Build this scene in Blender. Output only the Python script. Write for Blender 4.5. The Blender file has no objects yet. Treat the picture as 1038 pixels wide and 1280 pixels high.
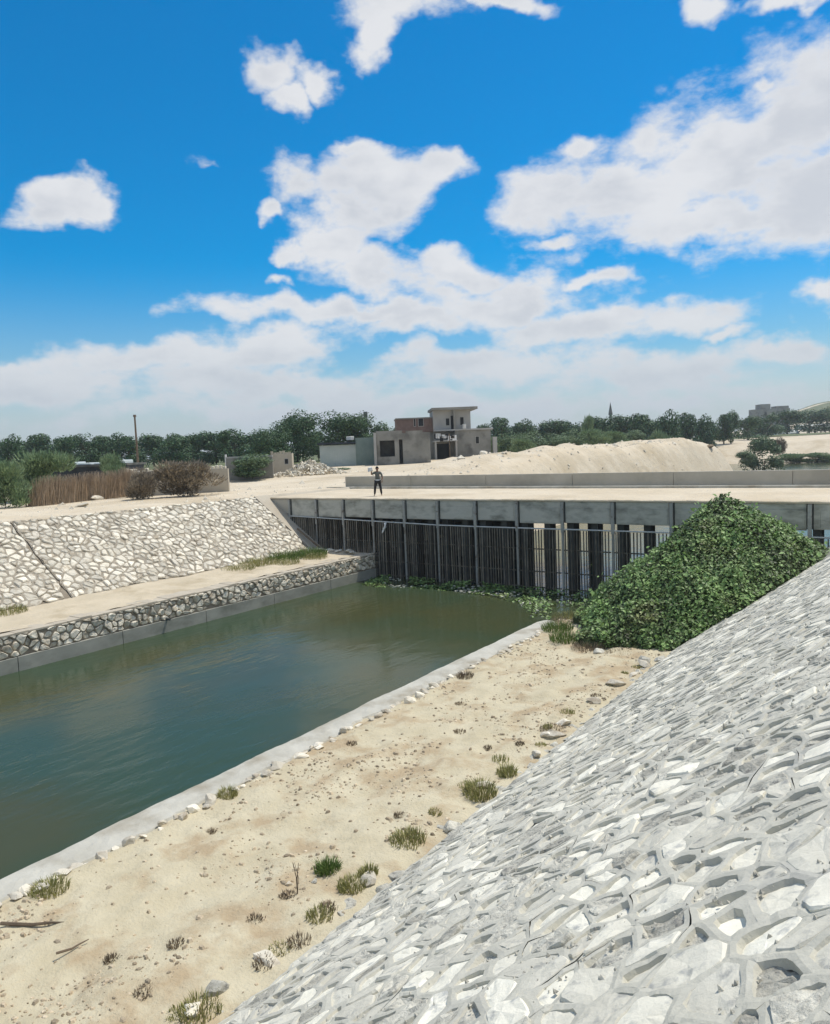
import bpy, math, random
import numpy as np
from mathutils import Vector, Matrix, Euler
sc = bpy.context.scene
COL = sc.collection
R = math.radians
rng = random.Random(7)
nrs = np.random.RandomState(11)

# ------------------------------------------------------------------ camera
YAW, PITCH, ROLL, FPX = R(35.4), R(4.85), math.atan(.04), 930.0
EYE = np.array([0.0, 0.0, 7.4])
_r0 = np.array([math.cos(YAW), math.sin(YAW), 0.0])
_f = np.array([-math.sin(YAW)*math.cos(PITCH), math.cos(YAW)*math.cos(PITCH), -math.sin(PITCH)])
_u0 = np.cross(_r0, _f)
_r = math.cos(ROLL)*_r0 - math.sin(ROLL)*_u0
_u = math.cos(ROLL)*_u0 + math.sin(ROLL)*_r0
cam_d = bpy.data.cameras.new('camera')
cam_d.sensor_fit = 'HORIZONTAL'; cam_d.sensor_width = 36.0
cam_d.lens = 36.0*FPX/1038.0
cam_d.clip_start = 0.05; cam_d.clip_end = 9000
cam = bpy.data.objects.new('camera', cam_d); COL.objects.link(cam)
cam.matrix_world = Matrix(((_r[0], _u[0], -_f[0], EYE[0]), (_r[1], _u[1], -_f[1], EYE[1]), (_r[2], _u[2], -_f[2], EYE[2]), (0, 0, 0, 1)))
sc.camera = cam
# survey helpers: sight line through a point of the photograph, met with a depth or a height
def ray(px, py): return _r*(px-519)/FPX - _u*(py-640)/FPX + _f
def sight(px, py, depth): return EYE + ray(px, py)*depth
def onz(px, py, z):
    d = ray(px, py); return EYE + d*((z-EYE[2])/d[2])

# ------------------------------------------------------------------ view, sun, sky
sc.view_settings.view_transform = 'Standard'; sc.view_settings.look = 'None'
sc.view_settings.gamma = 1.0; sc.view_settings.use_curve_mapping = False
sc.view_settings.exposure = 0.0
SUN_EL, SUN_AZ = R(65), R(20)           # azimuth clockwise from +Y (the canal direction)
sun_d = bpy.data.lights.new('sun', 'SUN'); sun_d.energy = 3.8; sun_d.angle = R(.5); sun_d.color = (1.0, .945, .85)
sun = bpy.data.objects.new('sun', sun_d); COL.objects.link(sun)
sdir = Vector((math.cos(SUN_EL)*math.sin(SUN_AZ), math.cos(SUN_EL)*math.cos(SUN_AZ), math.sin(SUN_EL)))
sun.rotation_euler = sdir.to_track_quat('Z', 'Y').to_euler(); sun.location = (0, 0, 60)

world = bpy.data.worlds.new('World'); sc.world = world; world.use_nodes = True
SKY_STRENGTH = 0.1
def build_world():
    nt = world.node_tree; N = nt.nodes; L = nt.links
    for n in list(N): N.remove(n)
    out = N.new('ShaderNodeOutputWorld'); bg = N.new('ShaderNodeBackground'); L.new(bg.outputs[0], out.inputs[0])
    bg.inputs[1].default_value = SKY_STRENGTH
    sky = N.new('ShaderNodeTexSky'); sky.sky_type = 'NISHITA'; sky.sun_disc = False
    sky.sun_elevation = SUN_EL; sky.sun_rotation = SUN_AZ
    sky.air_density = 1.0; sky.dust_density = 0.4; sky.ozone_density = 3.0; sky.altitude = 20
    def math_(op, a, b=None, c=None, clamp=False):
        n = N.new('ShaderNodeMath'); n.operation = op; n.use_clamp = clamp
        for i, x in enumerate((a, b, c)):
            if x is None: continue
            if isinstance(x, (int, float)): n.inputs[i].default_value = x
            else: L.new(x, n.inputs[i])
        return n.outputs[0]
    def mixc(f, a, b):
        n = N.new('ShaderNodeMix'); n.data_type = 'RGBA'
        for s, x in ((n.inputs[0], f), (n.inputs[6], a), (n.inputs[7], b)):
            if isinstance(x, tuple): s.default_value = x + (1,)
            elif isinstance(x, (int, float)): s.default_value = x
            else: L.new(x, s)
        return n.outputs[2]
    def srange(v, a, b, c=0.0, d=1.0):
        n = N.new('ShaderNodeMapRange'); n.interpolation_type = 'SMOOTHSTEP'
        L.new(v, n.inputs[0])
        for i, x in enumerate((a, b, c, d)): n.inputs[i+1].default_value = x
        return n.outputs[0]
    tc = N.new('ShaderNodeTexCoord'); d = tc.outputs['Generated']
    sep = N.new('ShaderNodeSeparateXYZ'); L.new(d, sep.inputs[0]); dz = sep.outputs[2]
    hs = N.new('ShaderNodeHueSaturation'); hs.inputs['Saturation'].default_value = 2.2; hs.inputs['Value'].default_value = 1.3; hs.inputs['Hue'].default_value = .494
    L.new(sky.outputs[0], hs.inputs['Color'])
    k = 1.0/SKY_STRENGTH
    base = mixc(srange(dz, -.02, .25, .95, 0.0), hs.outputs[0], (.47*k, .55*k, .62*k))
    # clouds: (px, py, half width, half height, thinness)
    blobs = [(72,264,86,28,0),(62,240,46,22,0),(128,262,34,16,.1),(492,12,88,38,0),(468,58,40,28,0),(630,0,66,14,.1),
      (332,85,34,34,.05),(386,106,46,24,.05),(345,128,34,22,.1),(255,208,60,20,.62),
      (378,228,52,38,0),(470,222,88,48,0),(545,188,44,22,.05),(450,268,66,38,0),(345,270,26,15,.15),(440,180,40,22,.25),
      (365,316,24,17,.05),(425,305,60,36,0),(470,338,70,34,0),(570,335,86,26,0),(620,372,170,40,0),(430,386,210,22,.05),(520,400,130,24,.1),(735,352,56,16,.1),(350,352,22,14,.2),
      (200,452,240,34,.1),(350,432,90,32,0),(50,478,200,36,.1),(330,482,320,38,.15),(20,452,80,20,.2),
      (870,390,110,28,.05),(720,412,130,28,.05),(620,450,170,32,.1),(830,458,200,34,.12),(925,413,28,12,0),(1000,440,90,22,.2),
      (700,240,86,52,0),(800,245,120,66,0),(900,205,140,100,0),(1000,140,120,105,0),(1020,235,170,75,0),(880,285,200,34,.05),(735,182,34,20,.15),(1130,190,170,140,0),(700,292,70,16,.3),
      (888,10,30,20,.1),(965,-6,70,15,.1),(1018,375,42,24,.1),(785,315,20,12,.5),(940,80,24,16,.3),
      (520,505,700,26,.25)]
    wn = N.new('ShaderNodeTexNoise'); wn.inputs['Scale'].default_value = 7; wn.inputs['Detail'].default_value = 5; wn.inputs['Roughness'].default_value = .55; L.new(d, wn.inputs['Vector'])
    wa = N.new('ShaderNodeVectorMath'); wa.operation = 'MULTIPLY_ADD'; L.new(wn.outputs['Color'], wa.inputs[0]); wa.inputs[1].default_value = (.16, .16, .11)
    wb = N.new('ShaderNodeVectorMath'); wb.operation = 'SUBTRACT'; L.new(d, wb.inputs[0]); wb.inputs[1].default_value = (.08, .08, .055)
    L.new(wb.outputs[0], wa.inputs[2]); dw = wa.outputs[0]
    acc = None
    for (px, py, rx, ry, thin) in blobs:
        v = ray(px, py); ln = np.linalg.norm(v); c = v/ln
        e = np.array([c[1], -c[0], 0.0]); e /= np.linalg.norm(e)
        e = e*1.0; g = np.cross(e, c)
        # keep the tilt of the photograph's frame small: use horizontal axis
        M = Matrix(((e[0], c[0], g[0]), (e[1], c[1], g[1]), (e[2], c[2], g[2])))
        mp = N.new('ShaderNodeMapping'); mp.vector_type = 'TEXTURE'
        mp.inputs['Location'].default_value = tuple(c); mp.inputs['Rotation'].default_value = M.to_euler()
        mp.inputs['Scale'].default_value = (rx/FPX/ln, .5, ry/FPX/ln)
        L.new(dw, mp.inputs[0])
        le = N.new('ShaderNodeVectorMath'); le.operation = 'LENGTH'; L.new(mp.outputs[0], le.inputs[0])
        o = le.outputs['Value']
        if thin: o = math_('ADD', o, thin)
        if acc is None: acc = o
        else: acc = math_('SMOOTH_MIN', acc, o, .13)
    # unseen fair-weather clouds from noise, cover widened to neutralise the blue ambient light
    st = N.new('ShaderNodeMapping'); L.new(d, st.inputs[0]); st.inputs['Scale'].default_value = (1, 1, 1.9)
    big = N.new('ShaderNodeTexNoise'); big.inputs['Scale'].default_value = 4.2; big.inputs['Detail'].default_value = 3; L.new(st.outputs[0], big.inputs['Vector'])
    other = srange(big.outputs[0], .38, .58, 2.0, .2)
    dotf = N.new('ShaderNodeVectorMath'); dotf.operation = 'DOT_PRODUCT'; L.new(d, dotf.inputs[0])
    dotf.inputs[1].default_value = tuple(ray(519, 330)/np.linalg.norm(ray(519, 330)))
    wout = srange(dotf.outputs['Value'], .70, .80, 1.0, 0.0)
    mm = N.new('ShaderNodeMix'); mm.data_type = 'FLOAT'; L.new(wout, mm.inputs[0]); L.new(acc, mm.inputs[2]); L.new(math_('MINIMUM', acc, other), mm.inputs[3])
    dist = mm.outputs[0]
    n1 = N.new('ShaderNodeTexNoise'); n1.inputs['Scale'].default_value = 15; n1.inputs['Detail'].default_value = 9; n1.inputs['Roughness'].default_value = .6
    L.new(st.outputs[0], n1.inputs['Vector'])
    dens = math_('ADD', math_('MULTIPLY', math_('SUBTRACT', 1.03, dist), 1.7), math_('MULTIPLY', math_('SUBTRACT', n1.outputs[0], .5), 3.0))
    alpha = srange(dens, -.15, .95)
    alpha = math_('MULTIPLY', alpha, .96)
    n2 = N.new('ShaderNodeTexNoise'); n2.inputs['Scale'].default_value = 9; n2.inputs['Detail'].default_value = 6
    ofs = N.new('ShaderNodeMapping'); L.new(st.outputs[0], ofs.inputs[0]); ofs.inputs['Location'].default_value = (.3, .1, -.02); L.new(ofs.outputs[0], n2.inputs['Vector'])
    shade = srange(n2.outputs[0], .36, .62)
    edge = srange(dens, .3, 1.6)
    sh = math_('MULTIPLY', edge, math_('SUBTRACT', 1.0, shade))
    ccol = mixc(sh, (.80*k, .81*k, .83*k), (.63*k, .655*k, .70*k))
    low = srange(dz, .0, .2, .75, 0.0)
    ccol = mixc(low, ccol, (.47*k, .55*k, .63*k))
    alpha = math_('MULTIPLY', alpha, srange(dz, -.01, .05))
    fin = mixc(alpha, base, ccol)
    L.new(fin, bg.inputs[0])
build_world()

# ------------------------------------------------------------------ helpers
def tag(o, label=None, cat=None, group=None, kind=None):
    if label: o['label'] = label
    if cat: o['category'] = cat
    if group: o['group'] = group
    if kind: o['kind'] = kind
    return o
def empty(name, loc=(0, 0, 0), rz=0.0, label=None, cat=None, group=None):
    o = bpy.data.objects.new(name, None); COL.objects.link(o); o.empty_display_size = .2
    o.location = loc; o.rotation_euler = (0, 0, rz)
    return tag(o, label, cat, group)
def mesh_obj(name, me, mat=None, parent=None):
    o = bpy.data.objects.new(name, me); COL.objects.link(o)
    if mat and not me.materials: me.materials.append(mat)
    if parent: o.parent = parent
    return o
ORD = ['first', 'second', 'third', 'fourth', 'fifth', 'sixth', 'seventh', 'eighth', 'ninth', 'tenth', 'eleventh', 'twelfth', 'thirteenth', 'fourteenth']
class MB:
    def __init__(s): s.v = []; s.f = []; s.t = []; s.tone = .5
    def add(s, vs, fs, tone=None):
        b = len(s.v); s.v.extend(vs); s.t.extend([s.tone if tone is None else tone]*len(vs))
        s.f.extend([tuple(b+i for i in f) for f in fs]); return b
    def box(s, x0, x1, y0, y1, z0, z1, tone=None):
        s.add([(x0,y0,z0),(x1,y0,z0),(x1,y1,z0),(x0,y1,z0),(x0,y0,z1),(x1,y0,z1),(x1,y1,z1),(x0,y1,z1)],
              [(3,2,1,0),(4,5,6,7),(0,1,5,4),(1,2,6,5),(2,3,7,6),(3,0,4,7)], tone); return s
    def bbox(s, x0, x1, y0, y1, z0, z1, b=.02, tone=None):
        # box with chamfered vertical and top edges
        vs = []
        for (z, i) in ((z0, b), (z1-b, b), (z1, 2*b)):
            j = b if z != z1 else 0
            for (x, y) in ((x0+b*(z==z1), y0+b*(z==z1)),):
                pass
            o = b if z == z1 else 0
            c = b
            X0, X1, Y0, Y1 = x0+o, x1-o, y0+o, y1-o
            vs += [(X0+c, Y0, z), (X1-c, Y0, z), (X1, Y0+c, z), (X1, Y1-c, z), (X1-c, Y1, z), (X0+c, Y1, z), (X0, Y1-c, z), (X0, Y0+c, z)]
        fs = [tuple(range(7, -1, -1)), tuple(range(16, 24))]
        for l in (0, 8):
            for i in range(8):
                j = (i+1) % 8; fs.append((l+i, l+j, l+8+j, l+8+i))
        s.add(vs, fs, tone); return s
    def tube(s, pts, r, n=6, tone=None, cap=True):
        pts = [Vector(p) for p in pts]; rs = r if isinstance(r, (list, tuple)) else [r]*len(pts)
        vs = []; fs = []
        up = Vector((0, 0, 1))
        for i, p in enumerate(pts):
            d = (pts[min(i+1, len(pts)-1)] - pts[max(i-1, 0)]).normalized()
            a = d.cross(up); a = a.normalized() if a.length > .05 else Vector((1, 0, 0)); b = a.cross(d).normalized()
            for k in range(n):
                t = 2*math.pi*k/n; vs.append(tuple(p + (a*math.cos(t) + b*math.sin(t))*rs[i]))
        for i in range(len(pts)-1):
            for k in range(n):
                q = (k+1) % n; fs.append((i*n+k, i*n+q, (i+1)*n+q, (i+1)*n+k))
        if cap: fs.append(tuple(range(n-1, -1, -1))); fs.append(tuple((len(pts)-1)*n+k for k in range(n)))
        s.add(vs, fs, tone); return s
    def mesh(s, name, mat=None, smooth=False):
        me = bpy.data.meshes.new(name); me.from_pydata(s.v, [], s.f)
        a = me.attributes.new('tone', 'FLOAT', 'POINT'); a.data.foreach_set('value', np.array(s.t, dtype=np.float32))
        if mat: me.materials.append(mat)
        if smooth: me.polygons.foreach_set('use_smooth', np.ones(len(me.polygons), dtype=bool))
        me.update(); return me
    def build(s, name, mat, parent=None, smooth=False):
        return mesh_obj(name, s.mesh(name, mat, smooth), None, parent)

def _hash(ix, iy, seed):
    n = (ix.astype(np.int64)*374761393 + iy.astype(np.int64)*668265263 + seed*1442695041) & 0xffffffff
    n = ((n ^ (n >> 13))*1274126177) & 0xffffffff
    return ((n ^ (n >> 16)) & 0xffff)/65535.0
def vnoise(x, y, seed=0):
    x = np.asarray(x, float); y = np.asarray(y, float)
    ix = np.floor(x); iy = np.floor(y); fx = x-ix; fy = y-iy
    fx = fx*fx*(3-2*fx); fy = fy*fy*(3-2*fy)
    a = _hash(ix, iy, seed); b = _hash(ix+1, iy, seed); c = _hash(ix, iy+1, seed); d = _hash(ix+1, iy+1, seed)
    return (a*(1-fx)+b*fx)*(1-fy) + (c*(1-fx)+d*fx)*fy
def fbm(x, y, oct=4, seed=0, gain=.5):
    x = np.asarray(x, float); y = np.asarray(y, float)
    s = 0; amp = 1; tot = 0
    for i in range(oct):
        s = s + amp*(vnoise(x*2**i + 17.3*i, y*2**i - 9.1*i, seed+i) - .5); tot += amp; amp *= gain
    return s/tot*2
def sm(a, b, x):
    t = np.clip((np.asarray(x, float)-a)/(b-a), 0, 1); return t*t*(3-2*t)
def grid_mesh(name, xs, ys, zfun, mat, parent=None, smooth=True):
    X, Y = np.meshgrid(xs, ys); Z = zfun(X, Y)
    n, m = len(ys), len(xs)
    v = np.stack([X.ravel(), Y.ravel(), Z.ravel()], 1)
    i = np.arange((n-1)*(m-1)); r_, c_ = i//(m-1), i % (m-1); b = r_*m+c_
    f = np.stack([b, b+1, b+m+1, b+m], 1)
    me = bpy.data.meshes.new(name); me.from_pydata(v.tolist(), [], f.tolist()); me.materials.append(mat)
    if smooth: me.polygons.foreach_set('use_smooth', np.ones(len(me.polygons), dtype=bool))
    return mesh_obj(name, me, None, parent)

# ------------------------------------------------------------------ materials
def material(name, c1, c2, scale=3.0, rough=.85, bump=.2, bump_scale=20.0, bump_dist=.02, c3=None, s3=.6, lo3=.5, hi3=.65, stretch=(1, 1, 1), detail=6, tone=0.0, lo=.35, hi=.65, spec=.25, trans=0.0, extra_bump=0):
    m = bpy.data.materials.new(name); m.use_nodes = True; nt = m.node_tree; N = nt.nodes; L = nt.links
    bs = N['Principled BSDF']; bs.inputs['Roughness'].default_value = rough; bs.inputs['Specular IOR Level'].default_value = spec
    tc = N.new('ShaderNodeTexCoord'); geo = N.new('ShaderNodeNewGeometry')
    mp = N.new('ShaderNodeMapping'); mp.inputs['Scale'].default_value = stretch; L.new(geo.outputs['Position'], mp.inputs[0])
    P = mp.outputs[0]
    def noise(sca, det=detail, ro=.6):
        n = N.new('ShaderNodeTexNoise'); n.inputs['Scale'].default_value = sca; n.inputs['Detail'].default_value = det; n.inputs['Roughness'].default_value = ro; L.new(P, n.inputs['Vector']); return n.outputs[0]
    def rng_(v, a, b, c=0., d=1.):
        n = N.new('ShaderNodeMapRange'); L.new(v, n.inputs[0])
        for i, x in enumerate((a, b, c, d)): n.inputs[i+1].default_value = x
        return n.outputs[0]
    def mix(f, a, b):
        n = N.new('ShaderNodeMix'); n.data_type = 'RGBA'
        for s, x in ((n.inputs[0], f), (n.inputs[6], a), (n.inputs[7], b)):
            if isinstance(x, tuple): s.default_value = x + (1,)
            elif isinstance(x, (int, float)): s.default_value = x
            else: L.new(x, s)
        return n.outputs[2]
    col = mix(rng_(noise(scale), lo, hi), c1, c2)
    if c3: col = mix(rng_(noise(s3, 5), lo3, hi3), col, c3)
    if tone:
        at = N.new('ShaderNodeAttribute'); at.attribute_name = 'tone'
        hsv = N.new('ShaderNodeHueSaturation'); L.new(col, hsv.inputs['Color']); L.new(rng_(at.outputs['Fac'], 0, 1, 1-tone, 1+tone), hsv.inputs['Value']); col = hsv.outputs[0]
    L.new(col, bs.inputs['Base Color'])
    if bump:
        b = N.new('ShaderNodeBump'); b.inputs['Strength'].default_value = bump; b.inputs['Distance'].default_value = bump_dist
        h = noise(bump_scale, 8, .65)
        if extra_bump:
            a = N.new('ShaderNodeMath'); a.operation = 'ADD'; L.new(h, a.inputs[0]); L.new(rng_(noise(extra_bump, 4), .3, .7), a.inputs[1]); h = a.outputs[0]
        L.new(h, b.inputs['Height']); L.new(b.outputs[0], bs.inputs['Normal'])
    if trans:
        tr = N.new('ShaderNodeBsdfTranslucent'); L.new(col, tr.inputs[0]); ms = N.new('ShaderNodeMixShader'); ms.inputs[0].default_value = trans
        L.new(bs.outputs[0], ms.inputs[1]); L.new(tr.outputs[0], ms.inputs[2]); L.new(ms.outputs[0], N['Material Output'].inputs[0])
    m['nodes'] = 1
    return m
M = {}
M['sand'] = material('sand', (.49, .43, .295), (.57, .51, .365), 1.3, .95, .55, 16, .03, (.42, .33, .21), 1.1, .48, .64, extra_bump=4)
M['land'] = material('pale_sand', (.56, .475, .345), (.64, .56, .43), .35, .95, .5, 3, .12, (.45, .37, .25), .12, .5, .72, extra_bump=.9)
M['bench'] = material('bench_sand', (.50, .43, .31), (.58, .50, .37), .9, .95, .5, 8, .04, (.40, .33, .22), .5, .52, .7)
M['stone'] = material('limestone', (.67, .64, .535), (.76, .73, .62), 2.2, .9, .5, 22, .018, (.40, .40, .37), 5.5, .56, .68, tone=.22)
M['stone_rough'] = material('rough_limestone', (.42, .405, .345), (.66, .635, .54), 9, .92, .9, 30, .03, (.30, .29, .26), 12, .56, .66, tone=.25)
M['stone_left'] = material('cream_limestone', (.62, .57, .46), (.74, .69, .58), 1.5, .9, .6, 12, .04, (.42, .36, .27), 2.5, .5, .64, tone=.24)
M['mortar'] = material('mortar', (.50, .485, .41), (.58, .56, .475), 2.5, .9, .6, 26, .014, (.47, .46, .405), .9, .5, .7)
M['mortar_dark'] = material('dark_mortar', (.22, .185, .14), (.31, .27, .21), 2.0, .95, .4, 14, .02)
M['mortar_left'] = material('brown_grey_mortar', (.27, .235, .18), (.37, .33, .265), 2.0, .95, .4, 14, .02)
M['concrete'] = material('concrete', (.33, .34, .32), (.43, .435, .41), 1.2, .9, .3, 20, .01, (.26, .27, .25), .5, .5, .7)
M['kerb'] = material('kerb_concrete', (.43, .415, .355), (.52, .505, .44), 1.6, .92, .5, 24, .015, (.33, .30, .235), .9, .46, .64, extra_bump=5)
M['wet_concrete'] = material('wet_concrete', (.30, .30, .26), (.39, .385, .335), 1.0, .8, .3, 14, .01, (.22, .225, .19), .6, .5, .7, stretch=(1, 1, 2))
M['fascia'] = material('fascia_concrete', (.47, .465, .41), (.58, .57, .50), .9, .9, .3, 12, .01, (.25, .25, .215), .9, .44, .66, stretch=(1, 1, 2.2))
M['parapet'] = material('parapet_concrete', (.40, .375, .31), (.48, .45, .38), .7, .9, .3, 12, .01, (.33, .31, .26), .3, .5, .7)
M['plaster'] = material('tan_plaster', (.42, .37, .29), (.50, .45, .36), .8, .95, .3, 12, .01)
M['dark_concrete'] = material('dark_grey_concrete', (.07, .075, .07), (.13, .135, .125), .8, .9, .2, 12, .01)  # very dark concrete tone with slight random mottle
M['steel'] = material('weathered_steel', (.30, .305, .285), (.40, .40, .37), 2.0, .6, .2, 30, .004, (.16, .13, .10), 3, .58, .7)
M['bar'] = material('dark_steel_bar', (.10, .093, .078), (.18, .16, .13), 3.0, .7, .2, 30, .003, (.22, .205, .17), 2, .6, .72, tone=.6)
M['rail'] = material('pale_rail', (.50, .52, .50), (.60, .61, .58), 3, .6, .1)
M['cloth'] = material('white_cloth', (.72, .73, .72), (.82, .82, .81), 4, .9, .2)
M['brick'] = material('brown_brickwork', (.17, .115, .095), (.23, .16, .135), 1.2, .95, .3, 8, .02)
M['render_grey'] = material('grey_render', (.23, .225, .20), (.31, .30, .27), .5, .95, .3, 4, .02, (.15, .145, .13), .4, .5, .66)
M['render_pale'] = material('pale_render', (.36, .35, .33), (.44, .43, .40), .5, .95, .2, 4, .02)
M['dark'] = material('dark_opening', (.02, .022, .022), (.035, .036, .035), 1, .8, 0)
M['teal_metal'] = material('painted_sheet', (.17, .23, .21), (.22, .28, .255), .6, .6, .1, 3, .01)
M['pale_metal'] = material('pale_sheet', (.36, .42, .40), (.43, .48, .46), .6, .55, .1, 3, .01)
M['tarp'] = material('dark_tarp', (.022, .03, .038), (.04, .05, .06), .8, .7, .3, 2, .05)
M['wood'] = material('old_wood', (.12, .09, .065), (.19, .145, .10), 4, .9, .3)
M['bark'] = material('bark', (.07, .055, .04), (.12, .095, .07), 4, .95, .5, 10, .03)
M['leaf'] = material('leaf', (.045, .097, .040), (.085, .150, .062), .8, .55, 0, tone=.45, trans=.12)
M['leaf_blue'] = material('grey_green_leaf', (.105, .165, .08), (.16, .225, .12), .5, .6, 0, tone=.4, trans=.12)
M['leaf_dry'] = material('dry_twig', (.19, .15, .105), (.27, .215, .15), .8, .8, 0, tone=.4)
M['leaf_feather'] = material('feathery_leaf', (.17, .245, .12), (.25, .33, .185), .5, .6, 0, tone=.4, trans=.2)
M['bush_dry'] = material('brown_twig', (.20, .165, .12), (.30, .255, .19), .8, .8, 0, tone=.4)
M['reed'] = material('dry_reed', (.40, .315, .225), (.53, .43, .32), 1.5, .85, 0, tone=.45)
M['grass'] = material('grass', (.25, .26, .09), (.37, .345, .15), 2.0, .7, 0, tone=.4, trans=.2)
M['grass_green'] = material('green_grass', (.10, .17, .04), (.17, .23, .07), 2.0, .6, 0, tone=.4, trans=.2)
M['hyacinth'] = material('water_plant_leaf', (.125, .21, .058), (.22, .32, .12), .55, .5, 0, c3=(.20, .19, .085), s3=.5, lo3=.56, hi3=.74, tone=.75, trans=.18, spec=.35)
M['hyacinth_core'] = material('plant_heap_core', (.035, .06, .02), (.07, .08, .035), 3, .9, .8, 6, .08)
M['litter'] = material('pale_litter', (.34, .34, .28), (.56, .55, .47), 2, .6, 0, tone=.5)
M['skin'] = material('skin', (.20, .11, .07), (.23, .13, .085), 6, .6, 0)
M['shirt'] = material('shirt', (.10, .11, .095), (.15, .155, .135), 8, .9, .2)
M['trousers'] = material('trousers', (.02, .02, .022), (.035, .034, .034), 8, .9, .2)
M['hair'] = material('hair', (.012, .01, .009), (.02, .017, .014), 20, .6, 0)
M['paint_white'] = material('whitewash', (.62, .61, .57), (.70, .69, .65), 1, .8, .1)
M['plastic_film'] = material('greenhouse_film', (.52, .58, .58), (.62, .67, .66), .6, .5, .1, 2, .02)
M['field'] = material('field_green', (.10, .13, .06), (.17, .18, .09), .2, .9, .4, 2, .1)

def water_material():
    m = bpy.data.materials.new('canal_water'); m.use_nodes = True; nt = m.node_tree; N = nt.nodes; L = nt.links
    bs = N['Principled BSDF']; bs.inputs['Roughness'].default_value = .14; bs.inputs['IOR'].default_value = 1.24
    geo = N.new('ShaderNodeNewGeometry')
    n0 = N.new('ShaderNodeTexNoise'); n0.inputs['Scale'].default_value = .16; n0.inputs['Detail'].default_value = 4; L.new(geo.outputs['Position'], n0.inputs['Vector'])
    cr = N.new('ShaderNodeMix'); cr.data_type = 'RGBA'; cr.inputs[6].default_value = (.060, .066, .028, 1); cr.inputs[7].default_value = (.040, .066, .036, 1)
    mr = N.new('ShaderNodeMapRange'); mr.inputs[1].default_value = .4; mr.inputs[2].default_value = .6; L.new(n0.outputs[0], mr.inputs[0]); L.new(mr.outputs[0], cr.inputs[0])
    L.new(cr.outputs[2], bs.inputs['Base Color'])
    mp = N.new('ShaderNodeMapping'); mp.inputs['Rotation'].default_value = (0, 0, R(30)); mp.inputs['Scale'].default_value = (1.0, .38, 1); L.new(geo.outputs['Position'], mp.inputs[0])
    n1 = N.new('ShaderNodeTexNoise'); n1.inputs['Scale'].default_value = 2.2; n1.inputs['Detail'].default_value = 4; L.new(mp.outputs[0], n1.inputs['Vector'])
    n2 = N.new('ShaderNodeTexNoise'); n2.inputs['Scale'].default_value = .18; n2.inputs['Detail'].default_value = 2; L.new(geo.outputs['Position'], n2.inputs['Vector'])
    mr2 = N.new('ShaderNodeMapRange'); mr2.inputs[1].default_value = .42; mr2.inputs[2].default_value = .62; mr2.inputs[3].default_value = .12; mr2.inputs[4].default_value = 1; L.new(n2.outputs[0], mr2.inputs[0])
    mu = N.new('ShaderNodeMath'); mu.operation = 'MULTIPLY'; L.new(n1.outputs[0], mu.inputs[0]); L.new(mr2.outputs[0], mu.inputs[1])
    b = N.new('ShaderNodeBump'); b.inputs['Strength'].default_value = .5; b.inputs['Distance'].default_value = .08; L.new(mu.outputs[0], b.inputs['Height']); L.new(b.outputs[0], bs.inputs['Normal'])
    return m
M['water'] = water_material()

# ------------------------------------------------------------------ ground, water
XL, XR = -35.95, 1.25            # crests of the two stone embankments
def land_h(x, y):
    x = np.asarray(x, float); y = np.asarray(y, float)
    inland = 4.72 + 1.05*sm(46, 92, y) + .25*fbm(x*.05, y*.05, 3, 5) - .12*sm(30, 34, y)*(1-sm(44, 50, y))
    left_low = sm(-44, -60, x)*(1-sm(40, 60, y)); inland = inland + .25*left_low*fbm(x*.3, y*.3, 3, 8)
    shore = -27 - 1.6*fbm(y*.05, x*.05+3.3, 2, 2) - 30*sm(136, 158, y)
    mw = sm(47, 60, y)*(1-sm(126, 140, y))
    mound = (.75 + .5*fbm(x*.09, y*.07, 4, 21) + .8*sm(95, 125, y) + .35*(1-sm(60, 75, y)))*np.exp(-((x+37.5)/6.5)**2)*mw
    lump = (.8*np.abs(fbm(x*.3, y*.3, 4, 33))+.6*fbm(x*.16, y*.22, 4, 37))*np.exp(-((x+36)/10)**2)*mw
    land = inland + mound + lump
    t = sm(0, 1, (shore-x)/6.5)
    left = -1.3*(1-t) + land*t
    far = sm(208, 226, y + 6*fbm(x*.03, x*0, 3, 14)); farland = 5.4 + 1.6*sm(215, 330, y) + .5*fbm(x*.04, y*.04, 4, 9)
    tr = sm(3, 9, x); right = -1.3*(1-tr) + (5.0 + .2*fbm(x*.05, y*.05, 3, 4))*tr
    up = np.maximum(left, right); up = up*(1-far) + np.maximum(farland, -1)*far
    down = np.where((x > XL+.05) & (x < XR-.05), -1.5, np.where(x < 0, inland, 5.9 + .1*fbm(x*.2, y*.2, 3, 6)))
    hill = 34*np.exp(-(((x+88)/70)**2 + ((y-900)/110)**2))
    return np.where(y < 44.0, down, up) + hill
def spaced(lo, hi, step, far_lo, far_hi, k=1.13):
    a = list(np.arange(lo, hi+1e-6, step)); s = step; v = hi
    while v < far_hi: s *= k; v += s; a.append(v)
    s = step; v = lo
    while v > far_lo: s *= k; v -= s; a.insert(0, v)
    return a
gx = sorted(set([round(v, 3) for v in spaced(-62, 14, .7, -800, 600)] + [XL, XL+.1, XR, XR-.1]))
gy = sorted(set([round(v, 3) for v in spaced(-8, 150, .8, -90, 1250)] + [43.9, 44.0]))
tag(grid_mesh('ground', gx, gy, land_h, M['land']), kind='structure')
wx = [-75, 14]; wy = [-60, 232]
tag(grid_mesh('canal_water', [-75, -36, -27, -12, 14], [-80, 43.5, 232], lambda X, Y: X*0, M['water'], smooth=False), kind='structure')

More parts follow.
